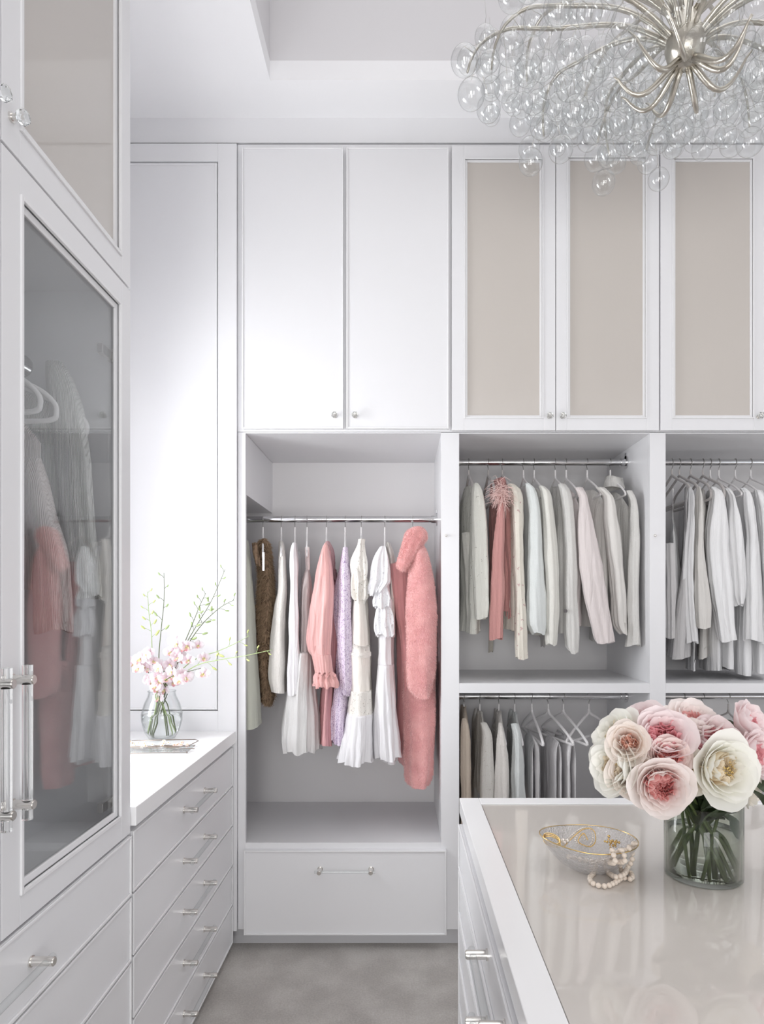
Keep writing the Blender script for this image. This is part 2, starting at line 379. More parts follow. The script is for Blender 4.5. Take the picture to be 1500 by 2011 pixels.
def upper_cabinet(label, x0, x1, doors):
    t = thing('wall_cabinet', label, 'cabinet', (0, FR, Z(848)))
    h = Z(284) - Z(848)
    b = MB(); g = .018
    b.box(x0, x0+g, .0, BK-FR, 0, h); b.box(x1-g, x1, 0, BK-FR, 0, h); b.box(x0+g, x1-g, 0, BK-FR, 0, .03); b.box(x0+g, x1-g, 0, BK-FR, h-.02, h); b.box(x0+g, x1-g, BK-FR-.012, BK-FR, .03, h-.02)
    b.box((x0+x1)/2-.01, (x0+x1)/2+.01, 0, .02, .03, h-.02)
    put('carcass', b, M['white'], t)
    return t, Z(848), h
D2 = FR-TH
t, zb, h = upper_cabinet('white upper cabinet with two plain flat doors above pink coat closet', X(466.8), X(885), 2)
for a, b_, k in ((475, 674, 657), (680, 881, 697)):
    d = slab_front(t, 'door', X(a, D2), X(b_, D2), Z(842, D2)-zb, Z(290, D2)-zb)
    knob(d, X(k, 2.86), Z(815, 2.86)-zb)
def panel_pair(label, x0, x1, spec):
    t, zb, h = upper_cabinet(label, x0, x1, 2)
    for a, b_, ia, ib, k in spec:
        d = panel_door(t, X(a, D2), X(b_, D2), Z(845, D2)-zb, Z(286, D2)-zb, X(ia, D2)-X(a, D2), M['beige'], bottom=Z(822, D2)-Z(845, D2), side_r=X(b_, D2)-X(ib, D2))
        if k: knob(d, X(k, 2.86), Z(816, 2.86)-zb)
panel_pair('white upper cabinet with two beige-panelled doors right of the plain doors', X(885.3), X(1295), [(887, 1090.5, 911, 1067, 1080), (1092, 1294, 1113, 1270, 1106)])
panel_pair('white upper cabinet with beige-panelled doors at far right above white shirts', X(1295.3), X(1708), [(1297, 1501, 1320, 1481, 1494), (1503, 1706, 1525, 1684, 1516)])

def rod(label, x0, x1, y, z, r=.0148):
    t = thing('closet_rod', label, 'rod', (x0, y, z), 0, 'chrome closet rods')
    b = MB().cyl((.006, 0, 0), (x1-x0-.006, 0, 0), r, 24); put('pole', b, M['chrome'], t)
    for xx, s in ((0, 1), (x1-x0, -1)):
        b = MB(); b.cyl((xx, 0, 0), (xx+s*.006, 0, 0), .031, 24); b.cyl((xx+s*.006, 0, 0), (xx+s*.03, 0, 0), .0185, 24)
        b.box(xx, xx+s*.006, -.012, .012, 0, .045)
        put('flange', b, M['chrome'], t, bevel=.001)
    return t
I = M['interior']; W_ = M['white']
# closet with the pink coat: opens out to the left behind the side panel
t = thing('open_closet', 'open white closet with single rod, pink coat and wide bottom drawer', 'closet', (0, FR, 0))
cx0, cx1 = X(482), X(866); ztop, zbot = Z(849), Z(1655); dz = Z(972, 2.92)
b = MB(); b.box(X(467), cx0, 0, .02, .085, ztop); put('stile', b, W_, t, bevel=.001)
b = MB(); b.box(cx0-.02, cx0, .02, BK-FR, dz, ztop-.005); b.box(XL+.02, cx0-.02, .02, BK-FR, dz, dz+.02); put('boxed_duct', b, W_, t)
b = MB(); b.box(XL+.02, cx1, BK-FR-.012, BK-FR, zbot-.03, ztop-.001); put('back_board', b, I, t)
b = MB(); b.box(cx1, cx1+.02, 0.031, BK-FR, .085, ztop); put('side_board', b, W_, t)
b = MB(); b.box(cx0, cx1, .0, BK-FR-.013, ztop-.004, ztop); put('top_board', b, W_, t)
b = MB(); b.box(XL+.02, cx1, .022, BK-FR-.012, zbot-.03, zbot-.002); b.box(cx0, cx1, 0, .022, Z(1672), zbot); put('shelf', b, W_, t, bevel=.001)
b = MB(); b.box(cx0, cx1, .0, .02, Z(1830), Z(1672)); put('apron', b, W_, t)
d = slab_front(t, 'drawer', X(479, D2), X(876.5, D2), Z(1836, D2), Z(1670, D2))
pull(d, (X(627, 2.85)+X(728, 2.85))/2, Z(1712, 2.85), X(728, 2.85)-X(627, 2.85), r=.006)
rod('chrome closet rod carrying the pink coat and dresses', XL+.03, cx1, 3.2, Z(1020, 3.2))
# plinth along the closets
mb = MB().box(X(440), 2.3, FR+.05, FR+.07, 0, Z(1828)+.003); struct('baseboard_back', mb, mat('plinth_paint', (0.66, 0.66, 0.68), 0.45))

def double_closet(label, sx0, x0, x1):
    t = thing('open_closet', label, 'closet', (0, FR, 0))
    zt, s1, s0, zb = Z(849.5), Z(1342), Z(1361), Z(1817)
    b = MB(); b.box(sx0, x0, 0, .03, .085, zt); put('stile', b, W_, t, bevel=.001)
    b = MB(); b.box(x0-.02, x0, .03, BK-FR, .085, zt); b.box(x1, x1+.02, .03, BK-FR, .085, zt); put('side_board', b, W_, t)
    b = MB(); b.box(x0, x1, BK-FR-.012, BK-FR, .085, zt); put('back_board', b, I, t)
    b = MB(); b.box(x0, x1, 0, BK-FR-.013, zt-.004, zt); put('top_board', b, W_, t)
    b = MB(); b.box(x0, x1, 0, BK-FR-.012, s0, s1); put('shelf', b, W_, t, bevel=.001)
    b = MB(); b.box(x0, x1, 0, BK-FR-.012, .085, zb); put('bottom_board', b, W_, t)
    b = MB(); c = (sx0 + .0223, -.001, Z(1052)); b.cyl((c[0], 0, c[2]), (c[0], -.004, c[2]), .006, 16); b.ball((c[0], -.007, c[2]), .0055, 12, 8)
    put('door_catch', b, M['nickel'], t)
    return t
double_closet('open white two-tier closet of ivory jackets and cardigans', X(866), X(901.5), X(1276))
double_closet('open white two-tier closet of white shirts at the right', X(1276), X(1307), X(1707))
rod('chrome closet rod carrying ivory jackets', X(901.5), X(1276)-.0, 3.2, Z(908, 3.2))
rod('chrome closet rod below the shelf with empty white hangers', X(901.5), X(1276)-.0, 3.2, Z(1367, 3.2))
rod('chrome closet rod carrying white shirts', X(1307), X(1707), 3.2, Z(908, 3.2))
rod('chrome closet rod behind the roses in lower right closet', X(1307), X(1707), 3.2, Z(1367, 3.2))

# ---------------------------------------------------------------- left run: drawer chest, counter, glass cabinets
FX = -.756; CY = 1.80
def z_at(py, y): return EYE - (py - PY) / F * y
splits = [.893, .7205, .548, .376, .204, .036]
t = thing('drawer_chest', 'white chest of five drawers under the orchid counter', 'chest', (FX, CY, 0), pi/2)
L_ = FR - CY - .020
b = MB(); b.box(.003, L_, 0, .535, .03, .905); put('carcass', b, M['white'], t)
for i in range(5):
    d = slab_front(t, 'drawer', .008, L_-.006, splits[i+1]+.003, splits[i]-.003)
    pull(d, .553, splits[i]-.078 if i else splits[i]-.078, .232)
b = MB(); b.box(XL+.002, -.723, CY+.003, FR-.019, .906, .958)
o = put('countertop', b, M['quartz'], bevel=.002); tag(o, 'white counter slab on the drawer chest holding orchids', 'countertop')

def glass_cabinet(label, y0, y1):
    """tall cabinet against the left wall: wide drawers, two glazed doors, two glazed top doors"""
    t = thing('glass_cabinet', label, 'cabinet', (FX, y0, 0), pi/2)
    L_ = y1-y0; D = .535; H = CEIL-.004; g = .02; m = L_/2
    b = MB(); b.box(0, g, .0, D, .03, H); b.box(L_-g, L_, .0, D, .03, H); b.box(g, L_-g, D-.012, D, .03, H); b.box(g, L_-g, 0, D-.012, H-g, H)
    b.box(g, L_-g, .03, D-.012, .03, .05); b.box(g, L_-g, 0, .02, .03, .88); b.box(m-.012, m+.012, 0, D-.012, .925, H-g)
    put('carcass', b, M['white'], t)
    for a_, b_ in ((.90, .925), (2.352, 2.377)):
        for p, q in ((g, m-.012), (m+.012, L_-g)): b = MB(); b.box(p, q, .0, D-.012, a_, b_); put('shelf', b, M['white'], t)
    zz = [.885, .7175, .540, .366, .195, .036]
    for i in range(5):
        d = slab_front(t, 'drawer', .004, L_-.004, zz[i+1]+.003, zz[i]-.003)
        pull(d, m-.017, zz[i]-.084, .228)
    for k, (p, q) in enumerate(((.003, m-.0015), (m+.0015, L_-.003))):
        hy = q-.032 if k == 0 else p+.031
        d = panel_door(t, p, q, .889, 2.361, .058, None, imat=M['pane'], iname='glass_pane', rec=.014, bw=.016, thick=.005)
        pull(d, hy, (1.368+1.132)/2, .236, vertical=True, r=.0095, out=.030, over=.028)
        d = panel_door(t, p, q, 2.367, H-.01, .058, None, imat=M['beige2'], iname='inset_panel', rec=.014, bw=.016)
        knob(d, q-.028 if k == 0 else p+.028, 2.428)
        e = (g, 1) if k == 0 else (L_-g, -1)
        for hz in (2.17, .985):
            b = MB(); b.box(e[0]+e[1]*.002, e[0]+e[1]*.08, .012, .026, hz-.012, hz+.012); b.box(e[0]+e[1]*.002, e[0]+e[1]*.025, -.002, .012, hz-.018, hz+.018)
            put('hinge', b, M['nickel'], t, bevel=.001)
    return t
M['beige2'] = mat('beige_glazed_panel', (0.50, 0.465, 0.43), 0.5, coat=1.0, ior=1.5)
M['beige2'].node_tree.nodes['Principled BSDF'].inputs['Coat IOR'].default_value = 1.75
glass_cabinet('tall white cabinet with glazed doors over wide drawers beside the orchid counter', .634, CY)
glass_cabinet('tall white cabinet of the same run behind the camera', -.536, .632)

# ---------------------------------------------------------------- island
IH = .93; IX0, IX1, IY0, IY1 = .174, 1.55, .38, 1.983
t = thing('island_cabinet', 'white island cabinet with side drawers under the beige glass top', 'island', (IX0+.016, IY1-.025, 0), -pi/2)
b = MB(); b.box(0, 1.56, 0.0, 1.34, .07, IH-.045); put('carcass', b, M['white'], t)
b = MB(); b.box(.04, 1.52, .05, 1.30, 0, .07); put('plinth', b, M['white'], t)
zs = [.885-.012]
for i in range(6): zs.append(zs[-1]-.132)
for i in range(6):
    d = slab_front(t, 'drawer', .03, 1.52, zs[i+1]+.003, zs[i]-.003)
    pull(d, IY1-.025-1.19, zs[i]-.052, .222, out=.030)
t = thing('island_worktop', 'white framed island top with glossy beige glass inset under the roses', 'worktop', (0, 0, IH-.045))
b = MB(); e = .058; T = .045
b.box(IX0, IX0+e, IY0, IY1, 0, T); b.box(IX1-e, IX1, IY0, IY1, 0, T); b.box(IX0+e, IX1-e, IY1-e, IY1, 0, T); b.box(IX0+e, IX1-e, IY0, IY0+e, 0, T); b.box(IX0+e, IX1-e, IY0+e, IY1-e, 0, T-.02)
put('frame', b, M['quartz'], t, bevel=.0015)
M['islandglass'] = mat('beige_glass_inset', (0.64, 0.60, 0.56), 0.55, coat=1.0)
M['islandglass'].node_tree.nodes['Principled BSDF'].inputs['Coat IOR'].default_value = 1.6
b = MB(); b.box(IX0+e+.002, IX1-e-.002, IY0+e+.002, IY1-e-.002, T-.019, T-.003); put('glass_inset', b, M['islandglass'], t, bevel=.001)

# ---------------------------------------------------------------- hangers and clothes
def smooth_path(pts, k=6, closed=False):
    P = [Vector(p) for p in pts]; n = len(P); out = []
    rng = range(n if closed else n-1)
    for i in rng:
        a = P[(i-1) % n] if closed or i > 0 else P[i]; b = P[i]; c = P[(i+1) % n]; d = P[(i+2) % n] if closed or i+2 < n else P[(i+1) % n]
        for j in range(k):
            t = j/k; out.append(.5*((2*b) + (c-a)*t + (2*a-5*b+4*c-d)*t*t + (3*b-a-3*c+d)*t**3))
    out.append(P[0] if closed else P[-1]); return out
def hook_pts(rr=.0148, drop=.068, flip=1):
    r = rr + .0022; pts = []
    for i in range(11):
        a = radians(200 - i*23) ; pts.append((flip*r*cos(a), 0, r*sin(a)))
    pts += [(flip*.010, 0, -r-.004), (0, 0, -r-.014), (0, 0, -drop)]
    return pts
def hanger_mesh(kind, flip=1):
    """local x along the shoulders, origin on the rod axis; kind 'bar', 'loop' (open looped ends) or 'thin'"""
    hk = MB(); hk.tube(smooth_path(hook_pts(flip=flip), 3), .0016, 6)
    b = MB(); N = .066
    if kind == 'loop':
        prof = [(0, -N), (.03, -N-.012), (.11, -N-.045), (.17, -N-.07), (.205, -N-.10), (.212, -N-.125), (.198, -N-.142), (.12, -N-.145), (0, -N-.145)]
    else:
        prof = [(0, -N), (.012, -N-.018), (.07, -N-.042), (.15, -N-.078), (.207, -N-.112), (.214, -N-.122), (.205, -N-.127), (.12, -N-.127), (0, -N-.127)]
    full = [(-x, 0, z) for x, z in reversed(prof[1:])] + [(x, 0, z) for x, z in prof]
    b.tube(smooth_path(full, 5, True), .0062 if kind in ('loop', 'bold') else .0046, 8, 0)
    b.cyl((0, 0, -N+.028), (0, 0, -N-.004), .0042, 10)
    return hk.mesh('hook', M['wire']), b
HK = {}
def hanger(x, y, z, label, rz=pi/2, kind='bar', m='velvet', group='white velvet hangers', flip=1):
    key = (kind, m, flip)
    if key not in HK:
        a, b = hanger_mesh(kind, flip); HK[key] = (a, b.mesh('shoulder_bar', M[m]))
    t = thing('clothes_hanger', label, 'hanger', (x, y, z), rz, group)
    put('hook', HK[key][0], None, t); put('shoulder_bar', HK[key][1], None, t); return t

def interp(st, n):
    """resample stations (y, a, b, ...) along their first value, monotone-ish"""
    ys = [s[0] for s in st]; out = []
    for i in range(n+1):
        y = ys[0] + (ys[-1]-ys[0])*i/n; k = 0
        while k < len(ys)-2 and y > ys[k+1]: k += 1
        t = (y-ys[k])/(ys[k+1]-ys[k]); t = min(max(t, 0), 1)
        a = st[max(k-1, 0)]; b = st[k]; c = st[k+1]; d = st[min(k+2, len(st)-1)]
        row = [y]
        for q in range(1, len(b)):
            m0 = (c[q]-a[q])/max(c[0]-a[0], 1e-6)*(c[0]-b[0]); m1 = (d[q]-b[q])/max(d[0]-b[0], 1e-6)*(c[0]-b[0])
            m0 = max(min(m0, 3*abs(c[q]-b[q])), -3*abs(c[q]-b[q])); m1 = max(min(m1, 3*abs(c[q]-b[q])), -3*abs(c[q]-b[q]))
            row.append((2*t**3-3*t*t+1)*b[q] + (t**3-2*t*t+t)*m0 + (-2*t**3+3*t*t)*c[q] + (t**3-t*t)*m1)
        out.append(row)
    return out
def cloth_tube(rows, k=5, amp=.004, seed=0, n=56, lean=None, hem=.006, open_bottom=True, kgrow=True, ruffle=0, wob=.003, scallop=0):
    """rows: (z, xc, yc, hx, hy).  Loft of flattened ellipses with hanging folds; lean = dx per dy."""
    b = MB(); N = len(rows); rr = random.Random(seed); ph = rr.uniform(0, 6.3); ph2 = rr.uniform(0, 6.3); off = Vector((seed*1.7, seed*.3, 0))
    v = []
    ztop, zbot = rows[0][0], rows[-1][0]
    for i, (z, xc, yc, hx, hy) in enumerate(rows):
        g = (ztop-z)/max(ztop-zbot, 1e-6)
        ld = lean[i] if lean else 0
        # arc-length parametrisation of the ellipse
        M_ = 120; P = []
        for j in range(M_+1):
            a = 2*pi*j/M_; P.append((hx*cos(a), hy*sin(a)))
        S = [0]
        for j in range(M_): S.append(S[-1] + math.hypot(P[j+1][0]-P[j][0], P[j+1][1]-P[j][1]))
        j0 = 0
        for j in range(n):
            s = S[-1]*j/n
            while S[j0+1] < s: j0 += 1
            t = (s-S[j0])/max(S[j0+1]-S[j0], 1e-9)
            x = P[j0][0]*(1-t)+P[j0+1][0]*t; y = P[j0][1]*(1-t)+P[j0+1][1]*t
            nl = Vector((x/max(hx, 1e-4)**2, y/max(hy, 1e-4)**2, 0)); nl = nl.normalized() if nl.length > 0 else Vector((1, 0, 0))
            u = j/n
            am = amp*((.25+.75*g) if kgrow else 1)
            wv = 2*pi*k*u+ph+g*.9+.8*noise.noise(Vector((u*6, g*2.2, seed)))
            f = am*1.5*((1-2*abs(sin(wv*.5))**.75) + .5*sin(2*pi*(k*2+1)*u+ph2-g*1.1+noise.noise(Vector((g*4, u*9, seed)))))
            if ruffle: f += ruffle*max(0, g-.8)*5*sin(2*pi*(k*5)*u)
            q = noise.noise(Vector((x*9, y*9, z*5))+off)*wob*2 + noise.noise(Vector((x*22, y*22, z*14))+off)*wob
            p = Vector((x, y, 0)) + nl*(f+q)
            zz = z
            if i == N-1 or i == N-2: zz += (hem*sin(2*pi*max(2, round(k*.5))*u+ph) + scallop*abs(sin(pi*24*u)))*(1 if i == N-1 else .5)
            v.append((xc+p.x+ld*p.y, yc+p.y, zz))
    b.add(v, [(i*n+j, i*n+(j+1) % n, (i+1)*n+(j+1) % n, (i+1)*n+j) for i in range(N-1) for j in range(n)])
    # close the top, turn the hem inwards a little so the cloth has an inside
    c = len(b.v); z, xc, yc, hx, hy = rows[0]; b.v.append((xc, yc, z+.004)); 
    for j in range(n): b.f.append((c, (j+1) % n, j)); b.m.append(0); b.sm.append(True)
    z, xc, yc, hx, hy = rows[-1]; base = (N-1)*n; k0 = len(b.v)
    for j in range(n): b.v.append(b.v[base+j])
    base = k0; k0 = len(b.v)
    for dd, sc in ((.012, .90), (.05, .80)):
        for j in range(n):
            p = b.v[base+j]; b.v.append((xc+(p[0]-xc)*sc, yc+(p[1]-yc)*(sc if sc > .85 else .9), p[2]+dd))
    for j in range(n):
        j2 = (j+1) % n
        b.f.append((base+j, base+j2, k0+j2, k0+j)); b.m.append(0); b.sm.append(True)
        b.f.append((k0+j, k0+j2, k0+n+j2, k0+n+j)); b.m.append(0); b.sm.append(True)
    b.f.append(tuple(k0+n+j for j in reversed(range(n)))); b.m.append(0); b.sm.append(False)
    return b
def ssleeve(st, cv, d, hy, k=4, amp=.003, seed=0, n=40, nrow=34, top=True, **kw):
    """a sleeve or panel whose two edges were measured off the photograph at distance d"""
    rows = []
    for (y, a, b_) in interp(st, nrow):
        xa, ya = cv(a, y); xb, _ = cv(b_, y); wd = max((xb-xa)/F*d/2, .003)
        rows.append([Z(ya, d), X((xa+xb)/2, d), d, wd, hy])
    ztop = rows[0][0]
    if top:
        for r in rows:
            g = min(1, (ztop-r[0])/.05+.12); r[4] = hy*(g**.5)
    return cloth_tube(rows, k, amp, seed, n, **kw), rows
def body_rows(rows, hookx, yrod, hem, thick, a=.19, zshoulder=None, frontd=3.0, spread=1.0, neck=.055):
    spread *= .35
    """garment body behind its front sleeve: a flat tube from the hanger down to the hem"""
    zt = (zshoulder or rows[0][0])+.02; out = []; lean = []
    def fx(z):
        for r in rows:
            if r[0] <= z: return r[1]
        return rows[-1][1]
    xs = rows[min(4, len(rows)-1)][1]
    for i in range(31):
        z = zt + (hem-zt)*i/30; g = (zt-z)
        hy = neck + (a-neck)*min(1, (g/.10))**.7 + max(0, g-.1)*.03*spread
        hx = thick*(.45 + .55*min(1, g/.12)) * (1+.5*max(0, g-.1)*spread)
        out.append([z, hookx, yrod, hx, hy]); lean.append(-(xs-hookx)/.21*.8)
    return out, lean
def group_parent(name, label, cat, loc, group):
    return thing(name, label, cat, loc, 0, group)
def place(t, name, b, m):
    L0 = t.location; b.v = [(p[0]-L0[0], p[1]-L0[1], p[2]-L0[2]) for p in b.v]
    return put(name, b, m, t)
def fur(parent, src, m, n, ln, wd=.0011, seed=1, droop=.6):
    """short tufts standing on a garment surface"""
    rr = random.Random(seed); b = MB(); fs = src.f; vs = src.v; ar = []
    tot = 0
    for f in fs:
        a = Vector(vs[f[0]]); bb = Vector(vs[f[1]]); c = Vector(vs[f[2]]); s = (bb-a).cross(c-a).length; tot += s; ar.append(tot)
    import bisect
    for _ in range(n):
        f = fs[bisect.bisect(ar, rr.random()*tot) % len(fs)]
        u, w2 = rr.random(), rr.random(); a, bb, c, d = [Vector(vs[f[i % len(f)]]) for i in range(4)]
        p = a*(1-u)*(1-w2) + bb*u*(1-w2) + c*u*w2 + d*(1-u)*w2
        nn = (bb-a).cross(d-a)
        if nn.length < 1e-12: continue
        nn.normalize(); nn = -nn
        t = (nn + Vector((rr.gauss(0, .35), rr.gauss(0, .35), -droop+rr.gauss(0, .3)))).normalized()
        sd = t.cross(Vector((rr.gauss(0, 1), rr.gauss(0, 1), rr.gauss(0, 1)))).normalized()
        l_ = ln*rr.uniform(.6, 1.3)
        b.add([p+sd*wd, p-sd*wd, p+t*l_+Vector((0, 0, -l_*.25))], [(0, 1, 2)], 0, True)
    o = put('fur_pile', b, m, parent); o['kind'] = 'stuff'; return o

M['g_green'] = mat('pale_sage_wool', (0.60, 0.61, 0.53), 0.95, bump=(500, .5), sheen=.3)
M['g_brown'] = mat('brown_fur', (0.12, 0.075, 0.045), 0.9, bump=(160, .8), var=(38, (0.30, 0.20, 0.13)))
M['g_lace'] = spots('ivory_lace', (0.78, 0.75, 0.71), (0.62, 0.59, 0.56), 95, .10, bump=(160, .8))
M['g_white'] = mat('white_cotton', (0.84, 0.83, 0.85), 0.85, bump=(60, .25), sheen=.2)
M['g_sheer'] = sheer('blush_chiffon', (0.82, 0.74, 0.73), .80)
M['g_sheerwhite'] = sheer('white_chiffon', (0.84, 0.83, 0.82), .88)
M['g_satin'] = mat('pink_satin', (0.80, 0.44, 0.42), 0.42, bump=(25, .25), sheen=.3)
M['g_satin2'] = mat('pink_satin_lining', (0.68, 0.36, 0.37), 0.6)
M['g_maroon'] = spots('maroon_print', (0.52, 0.33, 0.34), (0.22, 0.06, 0.10), 120, .22)
M['g_lav'] = spots('lavender_floral', (0.76, 0.67, 0.79), (0.28, 0.17, 0.36), 95, .30)
M['g_eyelet'] = spots('ivory_eyelet', (0.82, 0.79, 0.74), (0.36, 0.32, 0.28), 60, .15, bump=(120, .3))
M['g_eyewhite'] = spots('white_eyelet', (0.85, 0.85, 0.87), (0.42, 0.42, 0.45), 65, .14, bump=(120, .3))
M['g_beige'] = mat('warm_ivory_cotton', (0.85, 0.80, 0.74), 0.9, bump=(70, .3))
M['g_pinkfur'] = mat('pink_plush', (0.80, 0.42, 0.41), 0.9, bump=(260, .6), var=(16, (0.70, 0.33, 0.33)), sheen=.5)
M['g_pinkfelt'] = mat('pink_wool', (0.74, 0.36, 0.36), 0.9, bump=(200, .4), sheen=.3)  # same plush as the coat, its inner shadow put into a darker pink
M['g_rose'] = rib('dusty_rose_knit', (0.62, 0.31, 0.29), 420)
M['g_dots'] = spots('ivory_dotted_knit', (0.74, 0.74, 0.68), (0.30, 0.27, 0.22), 34, .075, bump=(300, .5))
M['g_floralknit'] = spots('cream_floral_knit', (0.74, 0.70, 0.62), (0.56, 0.40, 0.38), 30, .13, bump=(300, .5))
M['g_ivory'] = mat('ivory_knit', (0.72, 0.71, 0.66), 0.95, bump=(350, .5), sheen=.3)
M['g_mint'] = mat('pale_mint_knit', (0.70, 0.73, 0.72), 0.95, bump=(350, .5), sheen=.3)
M['g_greywhite'] = mat('off_white_boucle', (0.68, 0.67, 0.645), 0.95, bump=(420, .7), sheen=.2)
M['g_mauve'] = mat('pale_mauve_suiting', (0.68, 0.62, 0.61), 0.75, bump=(90, .15))
M['g_stone'] = mat('pale_stone_suiting', (0.69, 0.67, 0.64), 0.8, bump=(90, .15))
M['g_shirt'] = mat('white_shirting', (0.78, 0.78, 0.785), 0.8, bump=(50, .2))
M['g_grey'] = mat('grey_jersey', (0.55, 0.54, 0.54), 0.9, bump=(80, .3))
M['g_grid'] = spots('white_mesh_knit', (0.66, 0.66, 0.66), (0.42, 0.42, 0.42), 150, .2)
M['g_sand'] = mat('sand_knit', (0.62, 0.53, 0.44), 0.95, bump=(300, .5))
M['g_pearl'] = spots('ivory_tweed', (0.72, 0.70, 0.66), (0.50, 0.46, 0.40), 60, .14, bump=(200, .6))
M['g_trouser'] = mat('light_grey_trousering', (0.78, 0.77, 0.775), 0.85, bump=(60, .2))
M['g_sweater'] = rib('white_rib_knit', (0.84, 0.835, 0.81), 620, axis='X', strength=.9)
M['g_blushknit'] = rib('blush_rib_knit', (0.80, 0.72, 0.70), 620, axis='X', strength=.9)
def add_folds(m, st=.5, sc=(34, 34, 3.2)):
    n = m.node_tree.nodes; L = m.node_tree.links; b = n.get('Principled BSDF')
    tc = n.new('ShaderNodeTexCoord'); mp = n.new('ShaderNodeMapping'); mp.inputs['Scale'].default_value = sc; L.new(tc.outputs['Object'], mp.inputs[0])
    t = n.new('ShaderNodeTexNoise'); t.inputs['Scale'].default_value = 1; t.inputs['Detail'].default_value = 3; t.inputs['Distortion'].default_value = .6; L.new(mp.outputs[0], t.inputs['Vector'])
    k = n.new('ShaderNodeBump'); k.inputs['Strength'].default_value = st; k.inputs['Distance'].default_value = .02
    L.new(t.outputs[0], k.inputs['Height'])
    old = b.inputs['Normal'].links[0].from_node if b.inputs['Normal'].links else None
    if old: L.new(k.outputs[0], old.inputs['Normal'])
    else: L.new(k.outputs[0], b.inputs['Normal'])
for kk in list(M):
    if kk.startswith('g_') and 'fur' not in kk: add_folds(M[kk], .55 if kk not in ('g_green', 'g_ivory', 'g_rose', 'g_mint') else .3)
M['feather'] = mat('blush_feather', (0.86, 0.62, 0.58), 0.8)
M['button'] = mat('dark_button', (0.09, 0.08, 0.08), 0.4)

c6 = lambda x, y: (470+x/3.468, 980+y/3.468)
c7 = lambda x, y: (880+x/2.419, 840+y/2.419)
c8 = lambda x, y: (880+x/2.419, 1320+y/2.419)
c3 = lambda x, y: (1290+x/4.79, 890+y/4.79)
ZR1, ZR2, ZR3 = Z(1020, 3.2), Z(908, 3.2), Z(1367, 3.2)
G1, G2, G3, G4 = 'clothes on the pink coat rail', 'jackets on the upper middle rail', 'white tops on the far right rail', 'clothes on the lower middle rail'
SEED = [3]
def sd(): SEED[0] += 1; return SEED[0]
def garment(name, label, cat, cv, hook, zr, m, group, sleeve=None, front=None, hem=None, thick=.022, a=.185, k=5, amp=.004,
            hd=2.985, hy=.035, extra=(), hlabel=None, hkind='bar', hm='velvet', back=True, wall_sleeve=True, sk=4, samp=.0035, spread=1.0, bm=None, zt=None, flip=1, bk=None):
    """clothes piece on its own hanger; sleeve / front = outlines measured in the photograph"""
    hx = X(cv(hook, 0)[0], 3.2)
    if hlabel: hanger(hx, 3.2, zr, hlabel, pi/2-(math.atan(hx/3.2) if group == G1 else 0), hkind, hm, 'hangers: '+group, flip)
    t = thing(name, label, cat, (hx, 3.2, zr-.10), 0, group)
    rows = None
    if sleeve:
        b, rows = ssleeve(sleeve, cv, hd, hy, sk, samp, sd())
        place(t, 'sleeve', b, M[m])
    if front:                       # body with a measured front edge
        src = front
        rws = []; ln = []
        zt_ = None
        for (y, p, q) in interp(src, 34):
            xa, ya = cv(p, y); xb, _ = cv(q, y); d = 3.13
            z = Z(ya, d); zt_ = zt_ if zt_ is not None else z; g = zt_-z
            hy_ = min(a, .05 + (a-.05)*min(1, g/.10)**.7) + max(0, g-.1)*.03*spread
            xf = X((xa+xb)/2, d); rws.append([z, xf, d, max((xb-xa)/F*d/2-amp*.6, .004), hy_]); ln.append(X((xa+xb)/2, 1.0))
        b = cloth_tube(rws, k, amp, sd(), 72, ln)
        place(t, 'body', b, M[bm or m]); body = b
        rows = rows or rws
    elif sleeve and hem is not None:
        rws, ln = body_rows(rows, hx, 3.2, hem, thick, a, zt)
        b = cloth_tube(rws, k, amp, sd(), 72, ln); place(t, 'body', b, M[bm or m])
    if sleeve and back:             # the far sleeve, mirrored about the hanger
        b, r2 = ssleeve(sleeve, cv, hd, hy, sk, samp, sd(), n=28, nrow=20)
        sx = 2*hx - 2*rows[0][1] if False else 0
        b.v = [(hx-(p[0]-hx)*.5, 6.4-p[1]-.0, p[2]) for p in b.v]
        b.v = [(p[0], min(p[1], 3.48), p[2]) for p in b.v]
        place(t, 'sleeve', b, M[m])
    for nm, st, d_, hy_, mm, k_, am_ in extra:
        b, _ = ssleeve(st, cv, d_, hy_, k_, am_, sd(), top=nm in ('cape_frill', 'frill', 'ruffle', 'hem_frill') and st[0][0] > 300, n=80, hem=.003 if 'body' in nm or 'strap' in nm or 'panel' in nm else .008, scallop=.005 if 'frill' in nm or 'ruffle' in nm else 0)
        place(t, nm, b, M[mm])
    return t

# --- pink coat closet, left to right
garment('long_coat', 'pale sage long coat half hidden behind the stile, leftmost on the pink coat rail', 'coat', c6, 18, ZR1, 'g_green', G1,
        front=[(285, -20, 62), (400, -25, 78), (800, -32, 108), (1200, -34, 132), (1515, -34, 152)], a=.16, amp=.002, hlabel='hanger of the pale sage coat at the left end of the rail')
t = garment('fur_stole', 'brown fur stole with a white tag strip, beside the sage coat', 'fur', c6, 160, ZR1, 'g_brown', G1,
        front=[(275, 140, 190), (310, 112, 218), (400, 112, 228), (550, 118, 240), (700, 108, 246), (900, 104, 236), (1050, 118, 228), (1200, 138, 208), (1260, 148, 205), (1330, 150, 232), (1395, 168, 212)],
        a=.05, amp=.011, k=3, hlabel='satin-topped hanger holding the brown fur stole', spread=0)
fb = MB(); src = bpy.data.objects['body.001'].data
class S: pass
def mesh_src(o):
    s = S(); s.v = [tuple(v.co) for v in o.data.vertices]; s.f = [tuple(p.vertices) for p in o.data.polygons if len(p.vertices) == 4]; return s
M['furtip'] = mat('brown_fur_tip', (0.36, 0.25, 0.16), 0.8)
